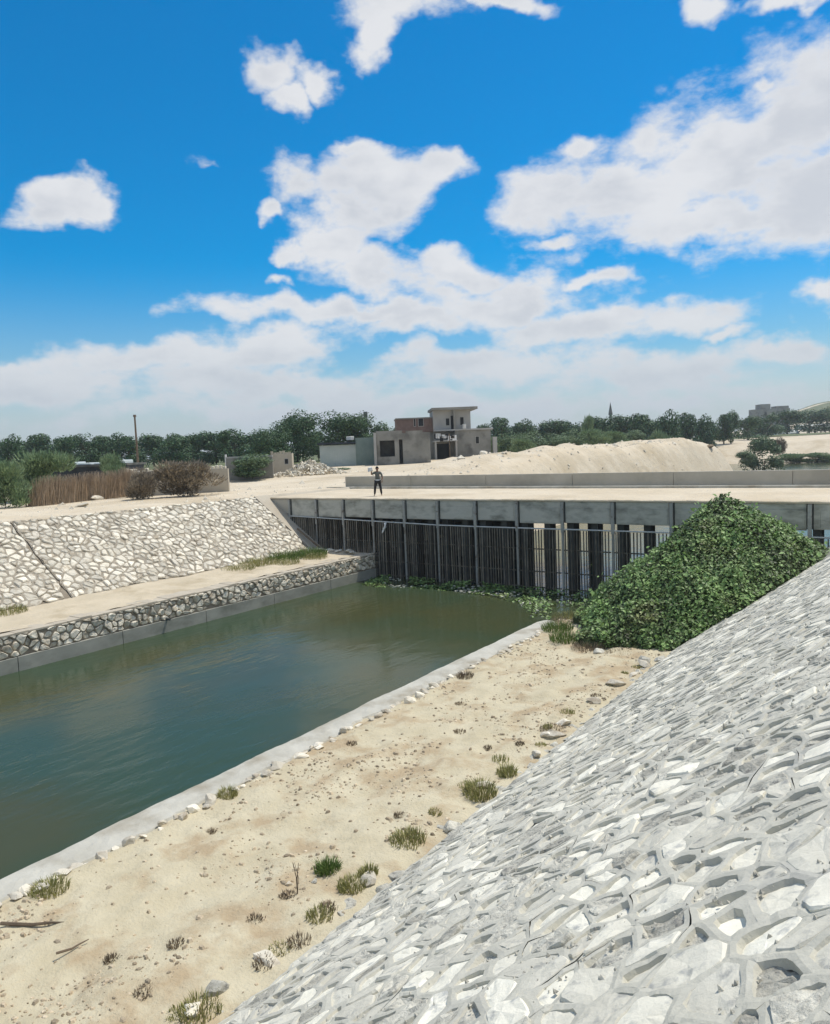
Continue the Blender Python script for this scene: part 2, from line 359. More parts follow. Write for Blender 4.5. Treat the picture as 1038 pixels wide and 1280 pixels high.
def field_patch(t0, t1, z0, z1, label):
    ts = np.linspace(t0, t1, 40); zs = np.geomspace(z0, z1, 40); T_, Z_ = np.meshgrid(ts, zs)
    X = Z_*(T_*math.cos(YAW)-math.sin(YAW)); Y = Z_*(T_*math.sin(YAW)+math.cos(YAW)); H = land_h(X, Y)+.12
    v = np.stack([X.ravel(), Y.ravel(), H.ravel()], 1); i = np.arange(39*39); b = (i//39)*40+i % 39
    me = bpy.data.meshes.new('field'); me.from_pydata(v.tolist(), [], np.stack([b, b+1, b+41, b+40], 1).tolist()); me.materials.append(M['field'])
    tag(mesh_obj('field', me), label, None, None, 'structure')
field_patch(-.75, -.10, 118, 560, 'green ground under the trees on the left')
field_patch(-.10, .36, 175, 1150, 'green ground under the trees beyond the mounds')
field_patch(.36, .80, 262, 1150, 'green field beyond the far sandy shore')
def sand_h(x, y):
    base = .44 + .26*sm(-12, -7, x)
    z = base + .10*fbm(x*.5, y*.35, 4, 41) + .06*fbm(x*2.2, y*2.0, 3, 44) - .05*np.abs(fbm(x*3.2, y*2.8, 2, 47))
    z = z - .06*np.exp(-((x+9.4)/.5)**2)*sm(2, 5, y)
    z = z - 1.6*sm(27.0, 29.5, y)*(1-sm(-11.8, -9.5, x))
    return np.where(x < -12.1, np.minimum(z, .36), z)
tag(grid_mesh('sand_strip', np.arange(-12.45, -6.4, .085), np.arange(-4, 34, .11), sand_h, M['sand']), kind='structure')
def bench_h(x, y):
    return 1.40 + .08*sm(-28, -31, x) + .06*fbm(x*.7, y*.5, 4, 51) + .03*fbm(x*2.5, y*2.2, 2, 53)
tag(grid_mesh('sand_bench', np.arange(-31.6, -27.4, .16), np.arange(-6, 43.8, .22), bench_h, M['bench']), kind='structure')

# ------------------------------------------------------------------ stone masonry
def voronoi_cells(s0, s1, t0, t1, ds, dt, jit, rg, drop=.12):
    ns, nt_ = int((s1-s0)/ds)+1, int((t1-t0)/dt)+1
    pts = {}
    for i in range(-2, ns+2):
        for j in range(-2, nt_+2):
            if rg.random() < drop: continue
            pts[(i, j)] = (s0+(i+.5+(.5 if j % 2 else 0)*.6+rg.uniform(-jit, jit))*ds, t0+(j+.5+rg.uniform(-jit, jit))*dt)
    cells = []
    for (i, j), (px, py) in pts.items():
        if i < 0 or j < 0 or i >= ns or j >= nt_: continue
        poly = [(px-1.6*ds, py-1.6*dt), (px+1.6*ds, py-1.6*dt), (px+1.6*ds, py+1.6*dt), (px-1.6*ds, py+1.6*dt)]
        for a in range(-3, 4):
            for b in range(-3, 4):
                q = pts.get((i+a, j+b))
                if q is None or (a == 0 and b == 0): continue
                mx, my = (px+q[0])/2, (py+q[1])/2; nx, ny = q[0]-px, q[1]-py
                out = []; n = len(poly)
                for k in range(n):
                    A, B = poly[k], poly[(k+1) % n]
                    da = (A[0]-mx)*nx+(A[1]-my)*ny; db = (B[0]-mx)*nx+(B[1]-my)*ny
                    if da <= 0: out.append(A)
                    if (da < 0 < db) or (db < 0 < da):
                        t = da/(da-db); out.append((A[0]+(B[0]-A[0])*t, A[1]+(B[1]-A[1])*t))
                poly = out
                if len(poly) < 3: break
            if len(poly) < 3: break
        if len(poly) < 3: continue
        poly = [(min(max(x, s0), s1), min(max(y, t0), t1)) for x, y in poly]
        q = []
        for p in poly:
            if not q or math.hypot(p[0]-q[-1][0], p[1]-q[-1][1]) > .03: q.append(p)
        if len(q) > 2 and math.hypot(q[0][0]-q[-1][0], q[0][1]-q[-1][1]) < .03: q.pop()
        if len(q) >= 3: cells.append(q)
    return cells
def inset(poly, w):
    n = len(poly); cx = sum(p[0] for p in poly)/n; cy = sum(p[1] for p in poly)/n
    lines = []
    for k in range(n):
        A, B = poly[k], poly[(k+1) % n]; dx, dy = B[0]-A[0], B[1]-A[1]; l = math.hypot(dx, dy) or 1e-6
        nx, ny = -dy/l, dx/l
        if (cx-A[0])*nx+(cy-A[1])*ny < 0: nx, ny = -nx, -ny
        lines.append((A[0]+nx*w, A[1]+ny*w, nx, ny))
    cur = [(cx-5, cy-5), (cx+5, cy-5), (cx+5, cy+5), (cx-5, cy+5)]
    for (ax, ay, nx, ny) in lines:
        out = []; m = len(cur)
        for k in range(m):
            A, B = cur[k], cur[(k+1) % m]; da = (A[0]-ax)*nx+(A[1]-ay)*ny; db = (B[0]-ax)*nx+(B[1]-ay)*ny
            if da >= 0: out.append(A)
            if (da < 0 < db) or (db < 0 < da):
                t = da/(da-db); out.append((A[0]+(B[0]-A[0])*t, A[1]+(B[1]-A[1])*t))
        cur = out
        if len(cur) < 3: return None
    return cur
def area(p): return abs(sum(p[i][0]*p[(i+1) % len(p)][1]-p[(i+1) % len(p)][0]*p[i][1] for i in range(len(p))))/2
def resample(poly, step):
    out = []
    n = len(poly)
    for k in range(n):
        A, B = poly[k], poly[(k+1) % n]; l = math.hypot(B[0]-A[0], B[1]-A[1]); q4 = .17; m = max(1, int(round(l/max(q4, step))))*max(1, int(round(q4/step)))
        for i in range(m): out.append((A[0]+(B[0]-A[0])*i/m, A[1]+(B[1]-A[1])*i/m))
    return out
def stone_shape(poly, rg, top, depth, chamfer, tilt, rough, step):
    """vertices and faces of one dressed stone over a plan polygon (plane coordinates, z up)"""
    P = resample(poly, step); n = len(P); cx = sum(p[0] for p in P)/n; cy = sum(p[1] for p in P)/n
    tx, ty = rg.uniform(-tilt, tilt), rg.uniform(-tilt, tilt)
    Q = np.array(P); Q = Q + np.stack([fbm(Q[:, 0]*9, Q[:, 1]*9, 2, 131), fbm(Q[:, 0]*9+50, Q[:, 1]*9, 2, 133)], 1)*rough*2.2
    v = [(x, y, -depth) for x, y in Q]; c = np.array([cx, cy])
    for (k, dz) in ((1.0, -chamfer), (1-chamfer/.22, 0.0), (.55, .003)):
        A = c+(Q-c)*k
        zz = top+dz+(A[:, 0]-cx)*tx+(A[:, 1]-cy)*ty+fbm(A[:, 0]*11, A[:, 1]*11, 3, 137)*rough*2.4
        v += [(x, y, z) for (x, y), z in zip(A.tolist(), zz.tolist())]
    v.append((cx, cy, top+.003+float(fbm(cx*11, cy*11, 3, 137))*rough*2.4))
    f = []
    for l in range(3):
        for i in range(n):
            j = (i+1) % n; f.append((l*n+i, l*n+j, (l+1)*n+j, (l+1)*n+i))
    for i in range(n): f.append((3*n+i, 3*n+(i+1) % n, 4*n))
    return v, f, (cx, cy)
def chaikin(p, c=.2):
    out = []
    for i in range(len(p)):
        A, B = p[i], p[(i+1) % len(p)]
        out += [(A[0]+(B[0]-A[0])*c, A[1]+(B[1]-A[1])*c), (A[0]+(B[0]-A[0])*(1-c), A[1]+(B[1]-A[1])*(1-c))]
    return out
def ccw(p):
    s = sum(p[i][0]*p[(i+1) % len(p)][1]-p[(i+1) % len(p)][0]*p[i][1] for i in range(len(p)))
    return p if s > 0 else p[::-1]
def masonry(root, frame, cells, rg, joint, stone_top, mortar_top, mats, mortar_mat, size_of, limit=300, step=.09, rough=.006, tilt=.05, depth=.08, chamfer=.02, warp=.05, name='stone', rough_share=.35, mortar_name='mortar', under=.55, cut=.16, var=(-.03, .02)):
    """lay every cell: a mortar ribbon round it and a stone in it; the largest-looking stones are objects of their own"""
    mort = MB(); rest = [MB() for _ in mats]
    def Ws(ps):
        A = np.array(ps); return (A+warp*np.stack([fbm(A[:, 0]*2.1, A[:, 1]*2.1, 2, 61), fbm(A[:, 0]*2.1+40, A[:, 1]*2.1, 2, 67)], 1)).tolist()
    items = []
    for c in cells:
        c = ccw(c)
        if area(c) < .012: continue
        items.append((size_of(c), c))
    items.sort(key=lambda q: -q[0])
    count = 0
    T = Matrix(frame)
    for (sz, c) in items:
        st = step if sz > 16 else step*2
        if sz > 42 and step < .1: st = step*.5
        O = resample(c, st); n = len(O)
        I = inset(c, joint*rg.uniform(.7, 1.25))
        if I is None or area(I) < .006:
            pts = Ws(O); mort.add([(x, y, mortar_top) for x, y in pts], [tuple(range(n))], rg.random()); continue
        I = chaikin(ccw(I), .2)
        cx = sum(p[0] for p in c)/len(c); cy = sum(p[1] for p in c)/len(c)
        def pull(p):   # nearest point of the inset polygon's outline
            best = None; bd = 1e9
            for k in range(len(I)):
                A, B = I[k], I[(k+1) % len(I)]; dx, dy = B[0]-A[0], B[1]-A[1]; l2 = dx*dx+dy*dy or 1e-9
                t = min(1, max(0, ((p[0]-A[0])*dx+(p[1]-A[1])*dy)/l2)); q = (A[0]+dx*t, A[1]+dy*t); dd = (q[0]-p[0])**2+(q[1]-p[1])**2
                if dd < bd: bd = dd; best = q
            return best
        In = [pull(p) for p in O]
        A_ = np.array(In); q1 = fbm(A_[:, 0]*6, A_[:, 1]*6, 3, 141)*1.5+.7; q2 = fbm(A_[:, 0]*16, A_[:, 1]*16, 2, 143)*.35
        In = (A_+(np.array([cx, cy])-A_)*((q1+q2)*joint*1.05)[:, None]).tolist()
        Ow = Ws(O); Iw = Ws(In)
        B_ = np.array(Ow); zt = (mortar_top+.010*fbm(B_[:, 0]*12, B_[:, 1]*12, 2, 73)+.012*vnoise(B_[:, 0]*5, B_[:, 1]*5, 71)+.02*vnoise(B_[:, 0]*1.3, B_[:, 1]*1.3, 72)).tolist()
        v = [(x, y, z) for (x, y), z in zip(Ow, zt)] + [(x, y, z-.006+rg.uniform(-.002, .002)) for (x, y), z in zip(Iw, zt)] + [(x+(cx-x)*.10, y+(cy-y)*.10, z-.055) for (x, y), z in zip(Iw, zt)]
        f = []
        for i in range(n):
            j = (i+1) % n; f.append((i, j, n+j, n+i)); f.append((n+i, n+j, 2*n+j, 2*n+i))
        mort.add(v, f, rg.random())
        S = inset(c, joint*under)
        if S is None: continue
        S = [tuple(p) for p in Ws(chaikin(ccw(S), cut))]
        mi = 1 if (len(mats) > 1 and rg.random() < rough_share) else 0
        rr = rough*(2.6 if mi else 1.0)
        v, f, (sx, sy) = stone_shape(S, rg, stone_top+rg.uniform(*var), depth, chamfer*rg.uniform(.6, 1.3), tilt, rr, st*1.2)
        tn = rg.random()
        if count < limit:
            b = MB(); b.add([(x-sx, y-sy, z) for x, y, z in v], f, tn)
            o = b.build(name, mats[mi], root); o.matrix_parent_inverse = Matrix.Identity(4)
            o.matrix_local = T @ Matrix.Translation((sx, sy, 0)); count += 1
        else:
            rest[mi].add(v, f, tn)
    o = mort.build(mortar_name, mortar_mat, root); o.matrix_local = T
    for b, m in zip(rest, mats):
        if b.v:
            o = b.build('small_stones', m, root); o.matrix_local = T; o['kind'] = 'stuff'
def bank_frame(x0, z0, dx, dz):
    l = math.hypot(dx, dz); e = Vector((dx/l, 0, dz/l)); t = Vector((0, 1, 0))
    n = e.cross(t)
    if n.z < 0: t = -t; n = e.cross(t)
    return Matrix(((e.x, t.x, n.x, x0), (e.y, t.y, n.y, 0), (e.z, t.z, n.z, z0), (0, 0, 0, 1)))
def px_size(T):
    Tn = np.array(T)
    def f(c):
        cx = sum(p[0] for p in c)/len(c); cy = sum(p[1] for p in c)/len(c)
        P = Tn @ np.array([cx, cy, 0, 1]); q = P[:3]-EYE; z = q@_f
        if z < .4: return 0
        u, w = FPX*(q@_r)/z, FPX*(q@_u)/z
        if abs(u) > 560 or abs(w) > 680: return 1
        return FPX*math.sqrt(area(c))/z*math.sqrt(max(.05, abs((q/np.linalg.norm(q))@Tn[:3, 2])))
    return f

# right embankment, under the camera
TH = .65
SL = math.hypot(1, TH)
TR = bank_frame(-6.9, .68, 1, TH)
right_bank = empty('stone_embankment', (0, 0, 0), 0, 'pale grey stone-paved slope with broad raised mortar joints, on the near side of the canal', 'embankment')
rg = random.Random(21)
cells = voronoi_cells(0, (XR+6.9)*SL, -3.0, 34.2, .37, .30, .44, rg, .08)
masonry(right_bank, TR, cells, rg, .036, .008, .006, [M['stone'], M['stone_rough']], M['mortar'], px_size(TR), 300, .085, .006, .12, .10, .018, .08, cut=.09, var=(-.030, .026))
o = MB().box(-.1, (XR+6.9)*SL, -3.0, 34.2, -.5, -.048).build('mortar_bed', M['mortar'], right_bank); o.matrix_local = TR
cr = MB()
for i in range(5200):       # broken crumbs of mortar and stone lying on the near slope
    s_ = rg.uniform(.2, (XR+6.9)*SL-.1); t_ = 1.2+rg.random()**1.6*14
    if float(fbm(s_*1.1, t_*1.1, 3, 81)) < .02: continue
    r_ = rg.uniform(.006, .024)*(1.0 if t_ < 8 else 1.4); z_ = .01
    a0 = rg.uniform(0, 6.3); vs = [(s_+r_*math.cos(a0+k*1.57)*rg.uniform(.7, 1.3), t_+r_*math.sin(a0+k*1.57)*rg.uniform(.7, 1.3), z_) for k in range(4)] + [(s_+rg.uniform(-.3, .3)*r_, t_, z_+r_*rg.uniform(.8, 1.5))]
    cr.add(vs, [(0, 1, 4), (1, 2, 4), (2, 3, 4), (3, 0, 4)], rg.random())
o = cr.build('mortar_crumbs', M['stone_rough'], right_bank); o.matrix_local = TR; o['kind'] = 'stuff'

# left embankment, across the canal
TLs = (4.72-1.46)/(31.1+XL*1.0) if False else (4.74-1.46)/(-31.05-XL)
TL = bank_frame(-31.05, 1.46, -1, TLs)
left_bank = empty('stone_embankment', (0, 0, 0), 0, 'cream rubble-stone slope with dark joints across the canal, below the reed fence', 'embankment')
rg = random.Random(22)
LL = math.hypot(-31.05-XL, 4.74-1.46)
# bank_frame flips the along-canal axis on this side: t = -y
cells = []
for (ya, yb) in ((4.0, 17.44), (17.5, 32.9)):
    cells += voronoi_cells(0, LL, -yb, -ya, .35, .34, .43, rg, .12)
masonry(left_bank, TL, cells, rg, .03, .035, -.02, [M['stone_left']], M['mortar_left'], px_size(TL), 300, .2, .014, .16, .12, .045, .09, under=.85, cut=.2, var=(-.035, .035))
MB_ = MB().box(-.1, LL, -33, 4, -.6, -.06).build('mortar_bed', M['mortar_dark'], left_bank); MB_.matrix_local = TL
b = MB(); b.box(0, LL+.05, -34.1, -32.9, -.3, .02); b.box(0, LL+.05, -43.8, -34.1, -.3, .0)
o = b.build('plaster_wing', M['plaster'], left_bank); o.matrix_local = TL

# ------------------------------------------------------------------ canal wall (far side), kerb (near side)
wall = empty('canal_wall', (-27, 12, 0), 0, 'low canal wall with a band of grey rubble stones above a smooth wet concrete foot, on the far side', 'canal wall')
def wpart(b, name, mat): 
    o = b.build(name, mat, wall); o.matrix_parent_inverse = Matrix.Translation((27, -12, 0)); return o
b = MB()
ys = np.arange(-8, 34.31, .6)
for y0, y1 in zip(ys[:-1], ys[1:]):
    if abs(y0-13.0) < .29: b.box(-27.6, -26.985, y0, y1-.02, -1.4, .66)
    else: b.box(-27.6, -26.98, y0, y1, -1.4, .67)
b2 = MB()
for y0 in np.arange(-8, 34, 4.2): b2.box(-27.6, -26.96, y0, min(34.3, y0+4.17), -1.4, .52)
wpart(b2, 'concrete_foot', M['wet_concrete'])
b = MB(); b.box(-27.75, -27.10, -8, 34.3, .42, 1.33); wpart(b, 'mortar_core', M['mortar_dark'])
b = MB()
for i, y0 in enumerate(np.arange(-8, 34.2, .5)):
    b.bbox(-27.85-rng.uniform(0, .12), -27.06-rng.uniform(0, .06), y0, min(34.3, y0+.515), 1.31+.003*(i % 2), 1.40+rng.uniform(-.015, .025), .015)
wpart(b, 'coping', M['plaster'])
rg = random.Random(23)
TW = Matrix(((0, 0, 1, -27.10), (1, 0, 0, 0), (0, 1, 0, 0), (0, 0, 0, 1)))
cells = voronoi_cells(8.0, 34.25, .52, 1.34, .36, .25, .38, rg, .06)
items = sorted([c for c in cells if area(c) > .01], key=lambda c: -px_size(TW)(c))
restw = MB()
for i, c in enumerate(items):
    S = inset(ccw(c), .022)
    if S is None or area(S) < .004: continue
    v, f, (sx, sy) = stone_shape(chaikin(ccw(S), .22), rg, .05+rg.uniform(-.03, .05), .05, .03, .3, .012, .14)
    if i < 260:
        q = MB(); q.add([(x-sx, y-sy, z) for x, y, z in v], f, rg.random()); o = q.build('stone', M['stone_left'], wall)
        o.matrix_parent_inverse = Matrix.Translation((27, -12, 0)); o.matrix_basis = TW @ Matrix.Translation((sx, sy, 0))
    else: restw.add(v, f, rg.random())
if restw.v:
    o = restw.build('small_stones', M['stone_left'], wall); o.matrix_parent_inverse = Matrix.Translation((27, -12, 0)); o.matrix_basis = TW; o['kind'] = 'stuff'
pp = onz(238, 777, .62); pp[0] = -26.97
b = MB(); b.tube([(-27.2, pp[1], .60), (-26.78, pp[1], .57)], .055, 10)
wpart(b, 'drain_pipe', M['dark_concrete'])

kerb = empty('canal_kerb', (-12.5, 10, .3), 0, 'pale concrete kerb strip along the near waterside, uneven on its inner edge', 'kerb')
b = MB(); n = 0; prof = []
for y in np.arange(-6, 26.75, .16):
    ei = -12.20 + .20*float(fbm(y*.9, 1.0, 3, 91)) + rng.uniform(-.05, .05); eo = -12.97 + .03*float(fbm(y*1.2, 5.0, 2, 92)) + rng.uniform(-.012, .012)
    zt = .41 + .02*float(fbm(y*.7, 2.0, 2, 93)); m_ = (ei+eo)/2
    if y > 26.0: eo += (y-26.0)**2*.5; ei -= (y-26.0)**2*.6
    prof.append([(eo-.02, y, -1.4), (eo, y, zt-.04), (eo+.035, y, zt), (eo+.3, y, zt+.012+rng.uniform(-.006, .006)), (m_, y, zt+.015+rng.uniform(-.008, .008)), (ei-.25, y, zt+.01+rng.uniform(-.01, .01)), (ei-.04, y, zt-.004+rng.uniform(-.012, .012)), (ei, y, zt-.05), (ei, y, -.2)])
vs = [p for r_ in prof for p in r_]; k = 9; fs = []
for i in range(len(prof)-1):
    for j in range(k-1): fs.append((i*k+j, i*k+j+1, (i+1)*k+j+1, (i+1)*k+j))
fs.append(tuple(range((len(prof)-1)*k, len(prof)*k)))
b.add(vs, [tuple(reversed(f)) for f in fs])
o = b.build('concrete_strip', M['kerb'], kerb, smooth=False); o.matrix_parent_inverse = Matrix.Translation((12.5, -10, -.3))

# ------------------------------------------------------------------ rocks
def rock_mesh(seed, flat=.6, mat=None, sub=2):
    rg = random.Random(seed)
    import bmesh
    bm = bmesh.new(); bmesh.ops.create_icosphere(bm, subdivisions=sub, radius=1)
    dirs = [Vector((rg.gauss(0, 1), rg.gauss(0, 1), rg.gauss(0, 1))).normalized() for _ in range(15)]
    cuts = [rg.uniform(.42, .72) for _ in dirs]
    for v in bm.verts:
        for d, c in zip(dirs, cuts):
            p = v.co.dot(d)
            if p > c: v.co -= d*(p-c)
        v.co += Vector((rg.uniform(-.04, .04), rg.uniform(-.04, .04), rg.uniform(-.04, .04)))
        v.co.z *= flat
    me = bpy.data.meshes.new('rock'); bm.to_mesh(me); bm.free()
    a = me.attributes.new('tone', 'FLOAT', 'POINT'); a.data.foreach_set('value', np.full(len(me.vertices), rg.random(), dtype=np.float32))
    me.materials.append(mat or M['stone_left']); return me
ROCKS = [rock_mesh(100+i, rng.uniform(.5, .8)) for i in range(7)]
ROCKS_PALE = [rock_mesh(200+i, rng.uniform(.55, .8), M['stone_rough']) for i in range(4)]
def rock(name, loc, s, label, cat='rock', group=None, pale=False, sx=1.0):
    o = bpy.data.objects.new(name, rng.choice(ROCKS_PALE if pale else ROCKS)); COL.objects.link(o)
    o.location = loc; o.rotation_euler = (rng.uniform(-.3, .3), rng.uniform(-.3, .3), rng.uniform(0, 6.28)); o.scale = (s*sx, s, s*rng.uniform(.8, 1.1))
    return tag(o, label, cat, group)
y = 4.6
while y < 26:
    s_ = rng.uniform(.07, .19)
    if rng.random() < .9:
        x = -12.08 + rng.uniform(-.12, .18)
        rock('rock', (x, y, float(sand_h(np.array(x), np.array(y)))+s_*.18), s_, 'rough stone in the broken row between the concrete kerb and the sand', 'rock', 'rough stones along the kerb', sx=rng.uniform(1, 1.5))
    y += s_*rng.uniform(1.0, 2.3)
def on_sand(px, py):
    P = onz(px, py, .6)
    for _ in range(4): P = onz(px, py, float(sand_h(np.array(P[0]), np.array(P[1]))))
    return P
for (px, py, s_, lab, pale) in [
    (748, 816, .2, 'white stone at the foot of the green plant heap, left of two blocks', True),
    (806, 828, .27, 'pale square block at the toe of the near slope beside the plant heap', True),
    (826, 826, .24, 'pale block wedged between the near slope and the plant heap', True),
    (705, 905, .23, 'brown stone half buried at the slope toe above the grass tufts', False),
    (686, 920, .2, 'brown stone at the slope toe just below its twin', False),
    (565, 1037, .18, 'white rounded stone at the slope toe below the grass tufts', True),
    (362, 1106, .085, 'lone pale pinkish stone on the sand left of the green tuft', False),
    (393, 1103, .06, 'small white pebble beside the bright green tuft', True),
    (330, 968, .1, 'pale stone on the sand beside the kerb row', True),
    (270, 1240, .17, 'pale stone in the weeds at the lower slope toe', True),
    (240, 1262, .14, 'smaller pale stone in the lowest weeds by the slope toe', False)]:
    P = on_sand(px, py); rock('rock', (P[0], P[1], P[2]+s_*.12), s_*1.15, lab, 'rock', None, pale)
for ti, (y, s_) in enumerate(sorted([(8.5, .18), (12.2, .2), (14.1, .16), (15.3, .22), (17.8, .2), (19.4, .25), (20.6, .2), (21.6, .24), (6.4, .18)], reverse=True)):
    x = -7.15 + rng.uniform(-.12, .1)
    rock('rock', (x, y, float(sand_h(np.array(x), np.array(y)))+.04), s_, 'rough stone on the sand along the near slope toe, %s from the plant heap' % ORD[ti], 'rock', 'stones along the slope toe', sx=1.4)
for i in range(46):
    y = 3.6+i*.40+rng.uniform(-.15, .15); s_ = rng.uniform(.10, .22); x = -6.98+rng.uniform(-.16, .10)
    rock('rock', (x, y, .62+max(0, x+6.95)*TH+s_*.05), s_, 'pale stone of the ragged lower edge of the near stone slope', 'rock', 'stones of the ragged slope edge', True, rng.uniform(1, 1.5))
# loose soil: pebbles, clods and dry bits, uncountable
b = MB()
for i in range(9000):
    y = 3.2+rng.random()**1.4*22; x = rng.uniform(-11.9, -7.0)
    if float(fbm(x*.8, y*.6, 3, 95)) < .08 and rng.random() < .88: continue
    r_ = rng.choice([.008, .01, .012, .016, .02, .025, .035, .05])*rng.uniform(.7, 1.2); z = float(sand_h(np.array(x), np.array(y)))
    a0 = rng.uniform(0, 6); el = rng.uniform(.6, 1.6)
    vs = [(x+r_*el*math.cos(a0+k*1.257)*rng.uniform(.7, 1.2), y+r_*math.sin(a0+k*1.257)*rng.uniform(.7, 1.2), z-.004) for k in range(5)]
    h_ = r_*rng.uniform(.35, .75); vs += [(x+(p[0]-x)*.55, y+(p[1]-y)*.55, z+h_*rng.uniform(.8, 1.1)) for p in vs]
    b.add(vs, [(k, (k+1) % 5, 5+(k+1) % 5, 5+k) for k in range(5)] + [(5, 6, 7, 8, 9)], rng.random())
mcl = material('soil_clods', (.32, .25, .165), (.54, .46, .335), 7, .95, .3, 30, .01, tone=.4)
tag(b.build('pebbles', mcl), 'scattered clods and pebbles over the near sand strip', 'pebbles', None, 'stuff')
def twig(px, py, l, ang, r_=.012):
    P = on_sand(px, py); b = MB(); pts = []
    for i in range(5):
        t = i/4-.5; pts.append((P[0]+math.cos(ang)*l*t+rng.uniform(-.02, .02), P[1]+math.sin(ang)*l*t+rng.uniform(-.02, .02), P[2]+.03+.05*abs(t)))
    b.tube(pts, [r_, r_, r_*.9, r_*.7, r_*.4], 5); return b
o = twig(40, 1158, 1.0, .6, .028).build('dry_branch', M['wood']); tag(o, 'long dry branch lying on the sand near the kerb at the lower left', 'branch')
o = twig(90, 1188, .45, 1.3, .018).build('dry_branch', M['wood']); tag(o, 'short curved dry stick on the sand', 'branch')

# ------------------------------------------------------------------ grass tufts
def tuft(name, P, rad, h, n, mat, label, cat='grass tuft', group=None, lean=.85):
    b = MB(); n = int(n*1.8); h = h*.9
    for i in range(n):
        a = rng.uniform(0, 6.28); r_ = rad*math.sqrt(rng.random()); x, y = r_*math.cos(a), r_*math.sin(a)
        hh = h*rng.uniform(.25, 1.1)*(1-.5*r_/rad); la = a+rng.uniform(-.8, .8); dl = hh*lean*rng.uniform(.2, 1.0)
        w = rng.uniform(.004, .008)*(1+h); pa = rng.uniform(0, 3.14); wx_, wy_ = w*math.cos(pa), w*math.sin(pa)
        mx, my = x+math.cos(la)*dl*.35, y+math.sin(la)*dl*.35; ex, ey = x+math.cos(la)*dl, y+math.sin(la)*dl
        b.add([(x-wx_, y-wy_, -.04), (x+wx_, y+wy_, -.04), (mx+wx_*.8, my+wy_*.8, hh*.6), (mx-wx_*.8, my-wy_*.8, hh*.6), (ex, ey, hh)], [(0, 1, 2, 3), (3, 2, 4)], rng.random())
    o = b.build(name, mat); o.location = tuple(P); return tag(o, label, cat, group)
for (px, py, rad, h, n, mat, lab) in [
    (410, 1090, .20, .30, 260, 'grass_green', 'bright green grass tuft standing alone on the sand'),
    (440, 1108, .22, .22, 200, 'grass', 'yellow-green tuft just right of the bright green one'),
    (462, 1092, .13, .22, 120, 'grass', 'small upright tuft at the slope toe right of the bright green one'),
    (400, 1145, .2, .18, 130, 'grass', 'low yellow tuft at the slope toe below the bright green one'),
    (600, 992, .32, .36, 300, 'grass', 'large yellow-green tuft leaning at the slope toe, middle of the sand strip'),
    (634, 968, .22, .30, 180, 'grass', 'tuft directly above the large leaning tuft'),
    (510, 1050, .32, .22, 240, 'grass', 'wide dull tuft against the white stones of the slope toe'),
    (582, 846, .26, .26, 160, 'leaf_dry', 'brownish tuft beside the kerb, high up the sand strip'),
    (285, 995, .2, .28, 170, 'grass', 'dark green tuft on the kerb edge with two upright stalks'),
    (62, 1112, .3, .24, 220, 'grass', 'grey-green tuft on the kerb edge at the left frame side'),
    (375, 1178, .16, .16, 80, 'leaf_dry', 'dry tuft at the slope toe, lower part of the strip'),
    (330, 1205, .14, .16, 70, 'leaf_dry', 'small dry tuft on the sand near the lower slope toe'),
    (250, 1262, .26, .2, 160, 'grass', 'lowest grass tuft, among stones at the slope toe'),
    (690, 912, .3, .15, 120, 'leaf_dry', 'dry weeds between the brown stones at the slope toe')]:
    P = on_sand(px, py); tuft('grass_tuft', P, rad, h, n, M[mat], lab)
for (px, py, n) in [(360, 1120, 40), (575, 915, 40), (265, 1040, 30), (500, 1020, 40), (320, 1150, 40), (575, 880, 30), (180, 1240, 50), (140, 1200, 30), (220, 1180, 40), (610, 935, 60), (650, 930, 40), (440, 930, 26)]:
    P = on_sand(px, py); tuft('dry_weed', P, rng.uniform(.09, .15), .10, 70, M['leaf_dry'], 'low dry brown weed on the near sand strip', 'weed', 'dry weeds on the sand', .9)
for i in range(16):
    y = 4.2+i*1.15+rng.uniform(-.4, .4); x = -7.2-abs(rng.gauss(0, .22)); tuft('grass_tuft', (x, y, float(sand_h(np.array(x), np.array(y)))), rng.uniform(.10, .2), rng.uniform(.08, .16), 70, M[rng.choice(['grass', 'leaf_dry', 'grass'])], 'low thin weed in the sparse line along the foot of the near stone slope', 'weed', 'sparse weeds along the slope foot', .9)
P = on_sand(372, 1118)
b = MB()
for k in range(5): b.tube([(0, 0, 0), (rng.uniform(-.03, .03), .02, .25), (rng.uniform(-.08, .08), rng.uniform(-.05, .05), .5)], [.008, .006, .003], 4)
o = b.build('dry_stalks', M['wood']); o.location = tuple(P); tag(o, 'thin upright dry stalks left of the bright green tuft', 'weed')
# left bench grass
for (x, y, rad, h, n, mat, lab) in [(-30.2, 26.2, .9, .35, 420, 'grass', 'yellowish end of the grass patch on the far sandy bench'),
                                   (-30.6, 28.0, 1.1, .55, 620, 'grass', 'yellow-green middle of the grass patch on the far sandy bench'),
                                   (-30.5, 30.0, 1.1, .75, 620, 'grass_green', 'tall green part of the grass patch on the far sandy bench'),
                                   (-30.2, 31.7, 1.0, .7, 520, 'grass_green', 'greener end of the grass patch on the far bench, nearest the bridge'),
                                   (-29.3, 28.8, .8, .35, 300, 'grass', 'short front fringe of the grass patch on the far bench'),
                                   (-29.2, 30.9, .8, .4, 300, 'grass', 'front fringe of the grass patch on the far bench, beside the stone heap')]:
    tuft('grass_tuft', (x, y, 1.44), rad, h, n, M[mat], lab)
P = onz(8, 765, 1.5); tuft('grass_tuft', P, .8, .4, 280, M['grass'], 'grass clump at the foot of the far stone slope, at the left frame edge')

